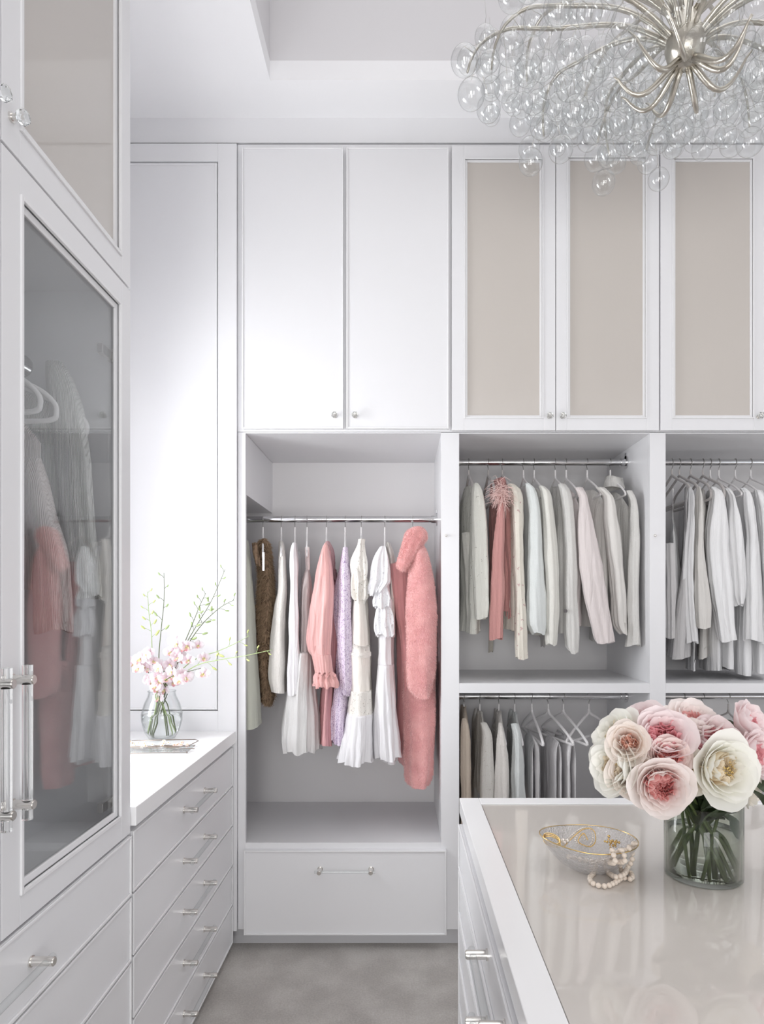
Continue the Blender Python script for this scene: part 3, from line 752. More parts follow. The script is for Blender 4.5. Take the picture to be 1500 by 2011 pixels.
bodyo = [c for c in bpy.data.objects if c.parent == t and c.name.startswith('body')][0]
fur(bodyo, mesh_src(bodyo), M['furtip'], 14000, .016, .0013, 4)
b, _ = ssleeve([(300, 85, 125), (360, 88, 130), (450, 112, 135)], c6, 3.02, .02, 3, .003, 5); place(t, 'collar', b, M['g_brown'])
b = MB(); p0, p1 = c6(157, 362), c6(171, 488)
b.box(X(p0[0], 2.95), X(p1[0], 2.95), 2.948, 2.951, Z(p1[1], 2.95), Z(p0[1], 2.95)); place(t, 'tag_strip', b, M['velvet'])
garment('lace_blouse', 'ivory lace blouse with a slanted hem, right of the brown fur', 'blouse', c6, 285, ZR1, 'g_lace', G1,
        front=[(288, 268, 298), (330, 262, 316), (500, 258, 326), (640, 252, 330), (720, 232, 328), (900, 212, 326), (1100, 196, 324), (1200, 190, 322), (1300, 215, 322)], a=.16, hlabel='hanger of the ivory lace top')
garment('cotton_dress', 'plain bright white cotton blouse, narrow, with scalloped sleeve end', 'blouse', c6, 378, ZR1, 'g_white', G1,
        sleeve=[(300, 364, 382), (350, 351, 385), (420, 345, 392), (600, 342, 398), (800, 335, 404), (1000, 330, 410), (1200, 320, 412), (1290, 318, 414), (1330, 328, 400)], hd=2.96, hem=1.32, hlabel='hanger of the bright white cotton blouse', amp=.003, thick=.018, hy=.03,
        extra=[('sash', [(1300, 370, 398), (1400, 356, 408), (1500, 348, 420), (1600, 340, 428), (1655, 345, 425)], 2.99, .02, 'g_white', 3, .004)])
garment('chiffon_dress', 'sheer blush chiffon dress with thin straps and a full pale skirt', 'dress', c6, 460, ZR1, 'g_sheer', G1,
        front=[(480, 452, 474), (560, 430, 492), (700, 415, 502), (900, 410, 508), (1050, 406, 505), (1150, 410, 500)], hlabel='white hanger with bare end holding the sheer blush dress', a=.13,
        extra=[('skirt', [(1040, 400, 500), (1150, 372, 508), (1300, 336, 522), (1500, 308, 540), (1640, 292, 548), (1700, 300, 545)], 3.06, .12, 'g_sheerwhite', 14, .006),
               ('strap', [(330, 448, 452), (480, 452, 456)], 3.0, .002, 'g_sheer', 2, .0), ('strap', [(330, 466, 470), (480, 468, 472)], 3.02, .002, 'g_sheer', 2, .0)])
garment('satin_blouse', 'pink satin dress with a gathered puff sleeve and ruffled cuff', 'dress', c6, 593, ZR1, 'g_satin', G1,
        sleeve=[(298, 578, 600), (330, 560, 612), (500, 528, 628), (700, 492, 640), (850, 472, 636), (960, 462, 626), (1040, 474, 618), (1070, 498, 618)], hd=2.95, hy=.045, sk=6, samp=.0055, back=False,
        front=[(320, 598, 628), (500, 596, 650), (700, 590, 665), (1000, 575, 668), (1280, 560, 645), (1500, 545, 636), (1640, 544, 640)], bm='g_satin2', amp=.005, k=9, a=.14, hlabel='hanger of the pink satin dress',
        extra=[('cuff', [(1060, 498, 622), (1100, 504, 630), (1150, 510, 636), (1185, 516, 640)], 2.94, .035, 'g_satin', 20, .002),
               ('ruffle', [(1180, 518, 638), (1215, 506, 655), (1250, 508, 668), (1282, 518, 672)], 2.935, .045, 'g_satin', 11, .006),
               ('collar', [(290, 590, 612), (350, 596, 640), (450, 615, 652), (560, 640, 665)], 3.10, .03, 'g_maroon', 5, .003)])
garment('floral_dress', 'lavender floral print dress with a long tapering sleeve', 'dress', c6, 720, ZR1, 'g_lav', G1,
        sleeve=[(330, 704, 735), (500, 688, 750), (700, 680, 762), (1000, 676, 766), (1200, 686, 766), (1290, 692, 760), (1335, 712, 745)], hd=2.96, hy=.03, back=False,
        front=[(340, 700, 735), (500, 680, 730), (640, 645, 730), (740, 624, 735), (850, 640, 740), (1000, 662, 745), (1250, 652, 740), (1400, 640, 735), (1640, 626, 722)], amp=.004, k=6, a=.13, hlabel='hanger of the lavender floral dress',
        extra=[('side_panel', [(380, 694, 735), (520, 668, 735), (640, 642, 735), (740, 622, 735), (850, 640, 740), (1000, 662, 745), (1200, 662, 745)], 3.03, .03, 'g_lav', 4, .003), ('hem_tier', [(1180, 655, 745), (1400, 638, 738), (1405, 632, 732), (1650, 624, 724)], 3.03, .04, 'g_lav', 7, .004)])
garment('eyelet_dress', 'ivory eyelet dress with lace collar frills and a full tiered skirt', 'dress', c6, 830, ZR1, 'g_beige', G1,
        front=[(320, 806, 846), (500, 792, 862), (650, 776, 866), (800, 765, 868), (1000, 757, 885), (1150, 756, 893), (1310, 750, 902)], amp=.003, k=7, a=.15, hlabel='hanger with a lace bow holding the ivory eyelet dress',
        extra=[('collar', [(275, 810, 855), (300, 808, 850), (340, 795, 856), (430, 762, 876), (500, 772, 878), (560, 800, 862)], 2.945, .03, 'g_eyelet', 5, .006),
               ('ruffle', [(470, 790, 850), (540, 764, 868), (610, 758, 874), (665, 766, 868), (705, 800, 838)], 2.955, .03, 'g_eyelet', 7, .008),
               ('bodice', [(560, 785, 860), (700, 772, 868), (850, 762, 880), (1048, 755, 894)], 3.03, .10, 'g_beige', 5, .002), ('lace_band', [(1040, 754, 895), (1062, 753, 897)], 3.0, .085, 'g_eyelet', 5, .001),
               ('underskirt', [(1055, 755, 894), (1200, 752, 899), (1320, 748, 903)], 3.02, .10, 'g_beige', 7, .003), ('lace_band', [(1300, 747, 903), (1380, 742, 906), (1470, 738, 912)], 3.0, .10, 'g_eyelet', 7, .004),
               ('skirt', [(1455, 738, 912), (1550, 722, 912), (1680, 695, 915), (1775, 684, 912)], 3.0, .12, 'g_white', 10, .008)])
garment('crochet_vest', 'small beige crochet vest tucked behind the white lace dress', 'vest', c6, 1010, ZR1, 'g_lace', G1,
        front=[(300, 1000, 1022), (400, 1004, 1056), (600, 1015, 1062), (800, 1030, 1064), (930, 1035, 1062)], a=.09)
garment('lace_dress', 'white lace-edged dress with cape frills, left of the pink coat', 'dress', c6, 990, ZR1, 'g_white', G1,
        front=[(325, 962, 1000), (450, 940, 1020), (700, 938, 1032), (900, 945, 1046), (1080, 950, 1050), (1150, 938, 1045), (1400, 930, 1064), (1600, 925, 1088), (1745, 940, 1092)], amp=.005, k=8, a=.15, hlabel='white hanger of the lace-edged dress',
        extra=[('cape_frill', [(325, 960, 1000), (400, 915, 1018), (480, 892, 1028), (560, 882, 1028), (600, 872, 1000), (655, 880, 950)], 2.945, .03, 'g_eyewhite', 5, .008),
               ('frill', [(590, 945, 1005), (640, 922, 1024), (700, 910, 1036), (742, 914, 1034)], 2.955, .025, 'g_eyewhite', 6, .006),
               ('frill', [(715, 945, 1025), (780, 922, 1044), (860, 910, 1056), (935, 930, 1062)], 2.965, .03, 'g_eyewhite', 6, .007),
               ('bodice', [(560, 945, 1020), (760, 942, 1034), (950, 946, 1046), (1140, 944, 1048)], 3.03, .08, 'g_white', 5, .004), ('skirt', [(1125, 942, 1046), (1250, 934, 1052), (1400, 928, 1064), (1600, 922, 1088), (1752, 932, 1096)], 3.0, .09, 'g_white', 9, .006)])
t = garment('plush_coat', 'long plush salmon pink coat with a big folded collar, rightmost on its rail', 'coat', c6, 1180, ZR1, 'g_pinkfur', G1,
        sleeve=[(305, 1195, 1245), (340, 1180, 1268), (420, 1160, 1292), (600, 1136, 1325), (800, 1130, 1344), (1000, 1130, 1344), (1200, 1132, 1335), (1290, 1140, 1320), (1345, 1185, 1305)], hd=2.93, hy=.05, samp=.004, sk=2, back=False, hlabel='hanger of the pink plush coat',
        extra=[('front_panel', [(1100, 1120, 1335), (1400, 1126, 1340), (1700, 1134, 1334), (1850, 1140, 1325), (1905, 1142, 1312), (1945, 1160, 1290)], 3.04, .07, 'g_pinkfur', 3, .006),
               ('collar', [(190, 1195, 1235), (215, 1150, 1268), (270, 1122, 1278), (320, 1108, 1240), (400, 1084, 1190), (455, 1074, 1158), (480, 1090, 1128)], 2.915, .035, 'g_pinkfur', 3, .004),
               ('lapel', [(440, 1030, 1150), (600, 1040, 1160), (800, 1070, 1170), (1000, 1100, 1180), (1300, 1115, 1190)], 3.04, .03, 'g_pinkfelt', 3, .004),
               ('body', [(440, 1028, 1300), (800, 1055, 1310), (1200, 1075, 1320), (1500, 1072, 1320), (1700, 1050, 1310), (1790, 1100, 1300)], 3.22, .16, 'g_pinkfelt', 5, .006)])
M['pinktip'] = mat('pink_fur_tip', (0.88, 0.54, 0.52), 0.8)
for o in [c for c in bpy.data.objects if c.parent == t and c.name.split('.')[0] in ('sleeve', 'front_panel', 'collar')]:
    fur(o, mesh_src(o), M['pinktip'], {'s': 15000, 'f': 16000, 'c': 9000}[o.name[0]], .0075, .0008, 9)

# --- upper middle rail
garment('cardigan', 'ivory dotted knit cardigan with blurred sleeve, leftmost on the upper middle rail', 'cardigan', c7, 97, ZR2, 'g_dots', G2,
        sleeve=[(265, 120, 145), (295, 114, 162), (450, 111, 182), (650, 112, 192), (800, 116, 197), (870, 118, 196), (905, 122, 188)], hem=1.51-.13, thick=.035, hlabel='bare-necked hanger of the dotted cardigan', hkind='loop', hm='hangergrey',
        extra=[('lower_sleeve', [(500, 66, 118), (850, 88, 150), (940, 92, 152), (965, 115, 148)], 3.10, .04, 'g_ivory', 3, .003)])
t = garment('knit_sweater', 'dusty rose knit sweater with a shaggy feather collar', 'sweater', c7, 190, ZR2, 'g_rose', G2,
        sleeve=[(290, 235, 262), (400, 230, 268), (600, 210, 268), (800, 200, 266), (990, 190, 264), (1003, 192, 262)], hem=None, hlabel='grey looped hanger of the rose sweater', hkind='loop', hm='hangergrey', back=False,
        extra=[('body', [(265, 205, 262), (320, 200, 290), (450, 202, 296), (700, 204, 300), (870, 212, 300)], 3.20, .15, 'g_rose', 4, .004),
               ('sleeve', [(380, 262, 292), (550, 264, 302), (700, 278, 310), (900, 276, 308)], 3.06, .03, 'g_rose', 3, .002)])
b = MB(); rr = random.Random(5); pc = c7(248, 310); cc = Vector((X(pc[0], 2.955), 2.955, Z(pc[1], 2.955)))
for i in range(150):
    a = rr.uniform(0, 2*pi); l_ = rr.uniform(.03, .075); dv = Vector((cos(a)*1.0, rr.uniform(-.5, .2), sin(a)*.8-.3)).normalized()
    p0 = cc + Vector((rr.gauss(0, .012), rr.gauss(0, .008), rr.gauss(0, .022)))
    p1 = p0+dv*l_*.5+Vector((rr.gauss(0, .006), 0, rr.gauss(0, .006))); p2 = p0+dv*l_+Vector((0, 0, -l_*.35))
    b.tube([p0, p1, p2], [.0012, .001, .0004], 4)
place(t, 'feather_collar', b, M['feather'])['kind'] = 'stuff'
garment('floral_cardigan', 'cream knit cardigan with pink sprigs and a long pale cuff', 'cardigan', c7, 257, ZR2, 'g_floralknit', G2,
        sleeve=[(268, 282, 312), (300, 292, 345), (400, 302, 354), (600, 308, 358), (800, 315, 366), (870, 320, 368), (1000, 322, 370), (1095, 324, 374)], hem=1.51-.12, thick=.03, hlabel='grey looped hanger of the cream sprigged cardigan', hkind='loop', hm='hangergrey')
garment('knit_sweater', 'pale mint-white knit with a wide sleeve, fourth garment on the upper middle rail', 'sweater', c7, 357, ZR2, 'g_mint', G2,
        sleeve=[(265, 366, 388), (295, 368, 415), (400, 380, 438), (600, 380, 448), (800, 374, 460), (930, 376, 466), (978, 400, 458)], hem=1.51-.12, thick=.03, hlabel='grey hanger of the mint-white knit')
garment('knit_sweater', 'ivory knit with a straight slim sleeve, right of the mint-white knit', 'sweater', c7, 408, ZR2, 'g_ivory', G2,
        sleeve=[(278, 430, 456), (305, 440, 482), (400, 446, 500), (600, 460, 516), (800, 466, 524), (1000, 466, 516), (1030, 468, 512)], hem=1.51-.14, thick=.025, hlabel='grey hanger of the slim-sleeved ivory knit')
t = garment('boucle_jacket', 'off-white boucle jacket with a dark round button near the hem', 'jacket', c7, 508, ZR2, 'g_greywhite', G2,
        sleeve=[(268, 520, 560), (300, 528, 578), (400, 545, 592), (600, 552, 608), (800, 553, 614), (950, 553, 618), (1050, 565, 610), (1068, 582, 606)], hem=1.51-.13, thick=.045, hlabel='grey hanger of the boucle jacket')
p = c7(544, 870); b = MB().cyl((X(p[0], 3.0), 2.945, Z(p[1], 3.0)), (X(p[0], 3.0), 2.952, Z(p[1], 3.0)), .008, 16); place(t, 'button', b, M['button'])
garment('blazer', 'pale mauve blazer whose sleeve slants down to the right', 'blazer', c7, 560, ZR2, 'g_mauve', G2,
        sleeve=[(285, 600, 640), (330, 620, 655), (450, 614, 690), (600, 620, 722), (800, 642, 758), (900, 664, 776), (1000, 686, 795), (1020, 694, 797)], hem=1.51-.10, thick=.035, hlabel='white hanger of the mauve blazer', hd=2.96)
garment('blazer', 'light stone blazer with sharp shoulder, between the mauve blazer and the end jacket', 'blazer', c7, 660, ZR2, 'g_stone', G2,
        sleeve=[(285, 700, 745), (330, 735, 785), (450, 742, 805), (600, 755, 822), (800, 778, 838), (940, 790, 846), (980, 822, 848)], hem=1.51-.11, thick=.045, hlabel='white hanger of the light stone blazer', hd=2.98)
garment('collared_jacket', 'white jacket with a stand collar, rightmost on the upper middle rail', 'jacket', c7, 770, ZR2, 'g_greywhite', G2,
        sleeve=[(300, 845, 875), (340, 862, 888), (400, 866, 898), (600, 852, 910), (800, 848, 906), (950, 850, 908), (1035, 838, 918)], hem=1.51-.105, thick=.026, hlabel='white hanger at the right end of the upper middle rail', zt=Z(c7(0, 300)[1], 3.0),
        extra=[('collar', [(246, 750, 800), (265, 742, 822), (290, 738, 832)], 3.15, .06, 'g_greywhite', 2, .002)])

# --- far right rail
garment('camisole', 'grey mesh-panelled camisole on thin straps, leftmost of the white tops', 'camisole', c3, 140, ZR2, 'g_grid', G3,
        front=[(620, 135, 160), (800, 130, 196), (1100, 120, 226), (1400, 110, 242), (1570, 100, 240)], a=.12, hlabel='grey looped hanger nearest the left stile of the shirt closet', hkind='loop', hm='hangergrey', flip=-1,
        extra=[('strap', [(330, 148, 152), (640, 146, 150)], 3.02, .002, 'g_grey', 2, 0), ('panel', [(850, 90, 150), (1300, 92, 160), (1740, 92, 155)], 3.0, .03, 'g_grey', 3, .004)])
garment('jersey_tee', 'long grey-white jersey tee hanging low beside the mesh camisole', 'shirt', c3, 210, ZR2, 'g_grey', G3,
        front=[(330, 255, 300), (600, 245, 308), (900, 240, 325), (1200, 200, 330), (1500, 150, 340), (1905, 105, 335)], a=.15, hlabel='second grey looped hanger of the shirt closet', hkind='loop', hm='hangergrey', flip=-1)
garment('jersey_tee', 'off-white slim tee, third of the white tops', 'shirt', c3, 315, ZR2, 'g_shirt', G3,
        sleeve=[(325, 300, 325), (600, 290, 330), (900, 255, 332), (1200, 245, 336), (1500, 255, 350), (1780, 275, 382)], hem=1.20, thick=.012, hlabel='third looped hanger of the shirt closet, plain grey', hkind='loop', hm='hangergrey', samp=.005, flip=-1)
garment('jersey_tee', 'soft warm white top with a squared hem above the gap', 'shirt', c3, 430, ZR2, 'g_stone', G3,
        sleeve=[(320, 378, 410), (700, 365, 420), (950, 345, 432), (1300, 345, 478), (1640, 360, 488)], hem=1.26, thick=.02, hlabel='fourth looped hanger of the shirt closet', hkind='loop', hm='hangergrey', flip=-1)
garment('white_shirt', 'white shirt with a broad smooth sleeve reaching a squared cuff', 'shirt', c3, 500, ZR2, 'g_shirt', G3,
        sleeve=[(320, 500, 540), (360, 520, 590), (500, 500, 628), (700, 465, 656), (900, 455, 672), (1100, 470, 690), (1300, 500, 702), (1500, 535, 712), (1765, 580, 720)], hem=1.20, thick=.03, a=.17, hy=.045, samp=.006, hlabel='hanger of the broad-sleeved white shirt', flip=-1)
garment('white_blouse', 'white blouse with a short belled sleeve ending in a slanted cuff', 'blouse', c3, 580, ZR2, 'g_shirt', G3,
        sleeve=[(335, 640, 680), (400, 668, 705), (550, 672, 752), (800, 668, 808), (1000, 672, 832), (1250, 690, 836), (1340, 700, 828), (1430, 735, 795)], hem=1.22, thick=.03, hlabel='hanger of the bell-sleeved white blouse', samp=.006, flip=-1)
garment('white_shirt', 'crisp white shirt with long flat cuff, second from the right picture edge', 'shirt', c3, 735, ZR2, 'g_shirt', G3,
        sleeve=[(330, 790, 840), (370, 815, 872), (500, 815, 900), (800, 845, 934), (1100, 840, 960), (1400, 832, 982), (1760, 820, 1000)], hem=1.19, thick=.04, hlabel='hanger of the crisp long-cuffed shirt', flip=-1)
garment('white_shirt', 'white shirt cut by the right picture edge', 'shirt', c3, 880, ZR2, 'g_shirt', G3,
        sleeve=[(350, 925, 975), (420, 935, 1000), (700, 965, 1030), (1200, 985, 1060), (1500, 980, 1080), (1785, 965, 1090)], hem=1.19, thick=.04, hlabel='hanger of the shirt at the right picture edge', flip=-1)

# --- lower middle rail
def g8(nm, lab, cat, hk_, st, m, hl, hem=.62, **kw):
    return garment(nm, lab, cat, c8, hk_, ZR3, m, G4, sleeve=st, hem=hem, thick=.02, hlabel=hl, hd=3.0, **kw)
g8('knit_dress', 'sand beige knit dress, leftmost on the lower middle rail', 'dress', 75, [(220, 68, 88), (260, 62, 100), (400, 58, 108), (600, 58, 112), (1145, 60, 118)], 'g_sand', 'hanger of the sand beige knit dress', hem=.25)
g8('button_cardigan', 'ivory cardigan with a row of dark buttons, second on the lower middle rail', 'cardigan', 150, [(240, 152, 182), (290, 158, 205), (400, 154, 212), (600, 150, 215), (720, 152, 214)], 'g_pearl', 'hanger of the buttoned ivory cardigan')
g8('lace_blouse', 'white fringed lace blouse, third on the lower middle rail', 'blouse', 240, [(240, 236, 256), (330, 228, 275), (400, 222, 290), (600, 218, 290), (720, 220, 288)], 'g_lace', 'hanger of the fringed lace blouse', samp=.006)
g8('satin_blouse', 'silvery white blouse with a ruffled neck, left of the empty hangers', 'blouse', 315, [(245, 300, 335), (290, 308, 346), (400, 306, 356), (600, 304, 360), (720, 306, 358)], 'g_mint', 'hanger of the silvery white blouse', samp=.006)
def trousers(px, x0, x1, lab, y0=365):
    hx = X(c8(px, 0)[0], 3.2); z0 = ZR3-.066-.127
    t = thing('folded_trousers', lab, 'trousers', (hx, 3.2, z0), 0, 'trousers folded over white hangers')
    a, b_ = c8(x0, 0)[0], c8(x1, 0)[0]; cx = X((a+b_)/2, 3.02); wd = X(b_, 3.02)-X(a, 3.02)
    for s in (-1, 1):                       # the two legs, folded over the bar and hanging side by side
        rows = []; ln = []
        for q in range(25):
            v = q/24; rows.append([z0+.008-v*.60, hx+(cx-hx)*.4+s*wd*.26*min(1, (v*10)**.5), 3.17, wd*.25*min(1, .3+(v*10)**.5), .155]); ln.append(-(cx-hx)*.6/.15)
        b = cloth_tube(rows, 4, .0022, sd(), 60, ln, hem=0)
        place(t, 'trouser_leg', b, M['g_trouser'])
    return t
for px, x0, x1, lab, tl in ((397, 386, 440, 'white hanger with grey trousers, leftmost of the bare white hangers', 'pale grey trousers over the leftmost bare white hanger'),
                            (475, 503, 545, 'middle bare white hanger of three on the lower middle rail', 'pale grey trousers over the middle bare white hanger'),
                            (547, 558, 620, 'third bare white hanger, just left of the sheer one', 'pale grey trousers over the third bare white hanger')):
    h_ = hanger(X(c8(px, 0)[0], 3.2), 3.2, ZR3, lab, pi/2 + {397: .04, 475: .32, 547: .27}[px], 'bold', 'velvet', 'bare white hangers on the lower rail')
    trousers(px, x0, x1, tl)
hanger(X(c8(668, 0)[0], 3.2), 3.2, ZR3, 'white hanger turned towards the room, left of the roses', pi/2 - .75, 'bold', 'velvet', 'bare white hangers on the lower rail')
for i, (px, lab) in enumerate(((1342, 'first dim hanger behind the rose heads in lower right closet'), (1380, 'second dim hanger behind the rose heads in lower right closet'), (1430, 'third dim hanger behind the rose heads in lower right closet'))):
    hanger(X(px, 3.2), 3.2, ZR3, lab, pi/2+.1, 'bar', 'hangergrey', 'hangers in the lower right closet')
    t = thing('folded_trousers', ['dark folded trousers under the first dim hanger', 'dark folded trousers under the second dim hanger', 'dark folded trousers under the third dim hanger'][i], 'trousers', (X(px, 3.2), 3.2, ZR3-.2), 0, 'trousers in the lower right closet')
    b = cloth_tube([[ZR3-.185-.55*q/12, X(px, 3.2), 3.2, .012, .15] for q in range(13)], 4, .003, sd(), 48); place(t, 'trouser_leg', b, M['g_grey'])

# --- inside the glazed cabinet: rod runs away from the camera
ZL = 2.15
t = thing('closet_rod', 'chrome rod inside the glazed cabinet above the white sweater', 'rod', (-1.02, 1.24, ZL), 0)
b = MB().cyl((0, 0, 0), (0, .54, 0), .0148, 20); put('pole', b, M['chrome'], t)
for yy, s in ((0, 1), (.54, -1)):
    b = MB().cyl((0, yy, 0), (0, yy+s*.006, 0), .03, 20); put('flange', b, M['chrome'], t)
def left_garment(name, label, cat, y, top, hem, hw, thick, m, sleeve, samp=.003, hkind='loop', hlabel=None, group='clothes in the glazed cabinet', hmx='velvet'):
    hanger(-1.02, y, ZL, hlabel, 0, hkind, hmx, 'hangers in the glazed cabinet')
    t = thing(name, label, cat, (-1.02, y, ZL-.1), 0, group)
    rows = []
    for i in range(31):
        z = top+(hem-top)*i/30; g = top-z; rows.append([z, -1.02, y, .06+(hw-.06)*min(1, g/.10)**.7+max(0, g-.15)*.02, thick*(.5+.5*min(1, g/.1))])
    place(t, 'body', cloth_tube(rows, 7, .004, sd(), 80), M[m])
    if sleeve:
        for mir in (1, -1):
            rs = []
            for (py, a, b_) in interp(sleeve, 34):
                w_ = (b_-a)/F*y/2; xc = X((a+b_)/2, y)
                rs.append([Z(py, y), xc if mir == 1 else -2.04-xc, y, max(w_, .005), .04*(min(1, (len(rs)+1)/6))**.5])
            if mir == -1: rs = [[r[0], max(r[1], -1.25), r[2]+.01, r[3]*.6, r[4]] for r in rs]
            place(t, 'sleeve', cloth_tube(rs, 4, samp, sd(), 48), M[m])
    return t
left_garment('rib_sweater', 'white ribbed sweater on a looped hanger behind the cabinet glass', 'sweater', 1.70, 2.055, 1.665, .20, .035, 'g_sweater',
             [(712, 92, 120), (740, 92, 138), (800, 96, 160), (900, 105, 176), (1000, 118, 186), (1060, 128, 190), (1120, 142, 194), (1172, 150, 196)], hlabel='looped white hanger seen through the cabinet glass')
left_garment('rib_cardigan', 'blush ribbed cardigan with wide cuff beside the vertical pull handle', 'cardigan', 1.55, 1.99, 1.55, .17, .03, 'g_blushknit',
             [(900, 40, 80), (1000, 50, 105), (1095, 72, 130), (1150, 72, 136), (1210, 72, 142), (1240, 76, 138)], hlabel='front looped white hanger in the glazed cabinet')
left_garment('lace_gown', 'white scalloped lace gown hanging lowest behind the glass', 'dress', 1.48, 1.98, 1.19, .165, .03, 'g_lace', None, hlabel='hanger of the scalloped lace gown')

# ---------------------------------------------------------------- chandelier of glass bubbles
HX, HY_, HZ = .815, 1.90, 3.10
t = thing('chandelier', 'silver-leaf chandelier with curling arms and hanging clear glass bubbles above the island', 'chandelier', (HX, HY_, HZ))
b = MB(); b.lathe([(.0001, -.045), (.030, -.040), (.050, -.015), (.056, .01), (.048, .05), (.036, .09), (.022, .12), (.012, .16), (.012, TOPZ-HZ-.03), (.07, TOPZ-HZ-.025), (.07, TOPZ-HZ)], 28)
put('centre_column', b, M['champagne'], t)
rr = random.Random(12)
for i in range(9):                       # short curled prongs under the hub
    a = 2*pi*i/9 + .25 + rr.uniform(-.12, .12); L1 = rr.uniform(.14, .19); up = rr.uniform(-.02, .05); b = MB(); tw = rr.uniform(-.35, .35)
    pts = []
    for q in range(12):
        u = q/11; r_ = .02 + L1*u**.8; zz = -.03 - .07*sin(pi*min(1, u*1.05)) - .01*u + up*u*u*1.6; aa = a + tw*u*u
        pts.append((r_*cos(aa), r_*sin(aa), zz))
    b.tube(pts, [.0095*(1-.75*(q/11)**1.5) for q in range(12)], 10); put('prong', b, M['champagne'], t)
bub = MB().ball((0, 0, 0), 1.0, 28, 18).mesh('glass_bubble', M['bubble'])
armlist = []; nb = 0; cen = []
narm = 17
for tier in range(2):
    for i in range(narm if tier == 0 else 10):
        a = 2*pi*i/(narm if tier == 0 else 10) + (.12 if tier == 0 else .35) + rr.uniform(-.07, .07)
        Ln = rr.uniform(.60, .70) if tier == 0 else rr.uniform(.78, .90); rise = rr.uniform(.10, .17) if tier == 0 else rr.uniform(.26, .36); base = .02 if tier == 0 else .10
        sw = rr.uniform(-.25, .25); pts = []; N = 26
        for q in range(N+1):
            u = q/N; r_ = .03 + (Ln-.03)*(u if u < .86 else .86+(u-.86)*(.75-1.9*(u-.86)))
            zz = base + rise*sin(min(u*1.25, 1)*pi/2) + .035*sin(u*7)*(1-u) - (0 if u < .68 else .15*((u-.68)/.32)**2.0)
            aa = a + sw*u*u; pts.append(Vector((r_*cos(aa), .72*r_*sin(aa), zz)))
        b = MB(); b.tube(pts, [.0075*(1-.55*(q/N)**2) for q in range(N+1)], 8)
        slots = [5, 8, 11, 14, 16, 18, 20, 22, 24] if tier == 0 else [12, 16, 19, 22, 24]
        for sidx in slots:
            for layer in range((3 if sin(a) > .1 and sidx > 12 else 2) if tier == 0 else 1):
                if nb >= 215: break
                p = pts[sidx]; R_ = rr.uniform(.034, .043)
                if sin(a) < (-.55 if tier == 0 else -.2): continue
                for tr in range(14):
                    off = Vector((rr.uniform(-.05, .05), rr.uniform(-.05, .05), -R_-.008-layer*rr.uniform(.04, .07)))
                    c_ = p+off
                    if all((c_-o).length > (R_+ro)*.90 for o, ro in cen): break
                else: continue
                cen.append((c_, R_)); nb += 1
                o = put('glass_bubble', bub, None, t, c_); o.scale = (R_, R_, R_*1.06); o.rotation_euler = (0, 0, rr.uniform(0, 6))
                b.tube([p, p+Vector((off.x*.6, off.y*.6, (off.z+R_)*.5)), c_+Vector((0, 0, R_*1.03))], .0007, 4)
        put('arm', b, M['champagne'], t)
for _ in range(3000):                       # the dense far skirt of smaller bubbles
    if nb >= 292: break
    a = radians(rr.uniform(8, 172)); r_ = rr.uniform(.30, .62); R_ = rr.uniform(.028, .036); c_ = Vector((r_*cos(a), .74*r_*sin(a), rr.uniform(-.02, .10)+.06*(.62-r_)))
    if any((c_-o).length < (R_+ro)*.86 for o, ro in cen): continue
    cen.append((c_, R_)); nb += 1
    o = put('glass_bubble', bub, None, t, c_); o.scale = (R_, R_, R_*1.06)
    b = MB(); b.tube([c_+Vector((0, 0, R_*1.03)), c_+Vector((.004, 0, R_+.03)), c_+Vector((0, .01, R_+.11))], .0008, 4); put('wire', b, M['wire'], t)
for c_, R_ in [(Vector((.02, -.05, -.02)), .045), (Vector((.01, -.10, .10)), .04), (Vector((-.06, -.08, .04)), .04), (Vector((-.10, .02, .0)), .038)]:
    o = put('glass_bubble', bub, None, t, c_); o.scale = (R_, R_, R_)
print('bubbles', nb)

# ---------------------------------------------------------------- vase of garden roses
VX, VY, VR, VH = .650, 1.425, .079, .158
TOP = IH + .0005-.003
t = thing('glass_vase', 'smoky clear cylinder vase half full of water under the roses', 'vase', (VX, VY, TOP))
b = MB(); b.lathe([(.0001, 0), (VR-.004, 0), (VR, .004), (VR, VH), (VR-.002, VH+.001), (VR-.004, VH), (VR-.004, .010), (.0001, .009)], 56)
put('glass_wall', b, M['vase_smoke'], t)
b = MB(); b.lathe([(.0001, .0105), (VR-.0046, .0105), (VR-.0046, .098), (.0001, .098)], 56); put('water', b, M['water'], t)

def petal(bm, mx, th, hw, R_, H_, open_, ruffle, seed, nu=10, nv=9, curl=.25, mi=0, tipcut=.18):
    """cupped petal round the bloom axis: azimuth th, half width hw, bowl of radius R_ and height H_"""
    rr_ = random.Random(seed); p1, p2, p3 = [rr_.uniform(0, 6.3) for _ in range(3)]
    def fn(u, v):
        s = (u-.5)*2; vv = v*(1-tipcut*s*s)
        psi = vv*pi/2*(1.0+open_*.15)
        r = R_*(sin(psi)**.85)*(.55+.45*vv) + R_*open_*vv**3 + curl*R_*max(0, vv-.75)**1.5*2.2
        z = H_*(1-cos(psi))*1.0 - curl*H_*max(0, vv-.82)*1.4
        wv = hw*(.35+.65*sin(min(1, vv*1.25)*pi/2))
        a = th + s*wv
        rf = ruffle*vv**3
        r += rf*(sin(s*5+p1)+.6*sin(s*11+p2)) ; z += rf*(.8*sin(s*7+p3)+.5*sin(s*13+p1))
        return (r*cos(a), r*sin(a), z)
    bm.grid(fn, nu, nv, mi, mx)
PM = {}
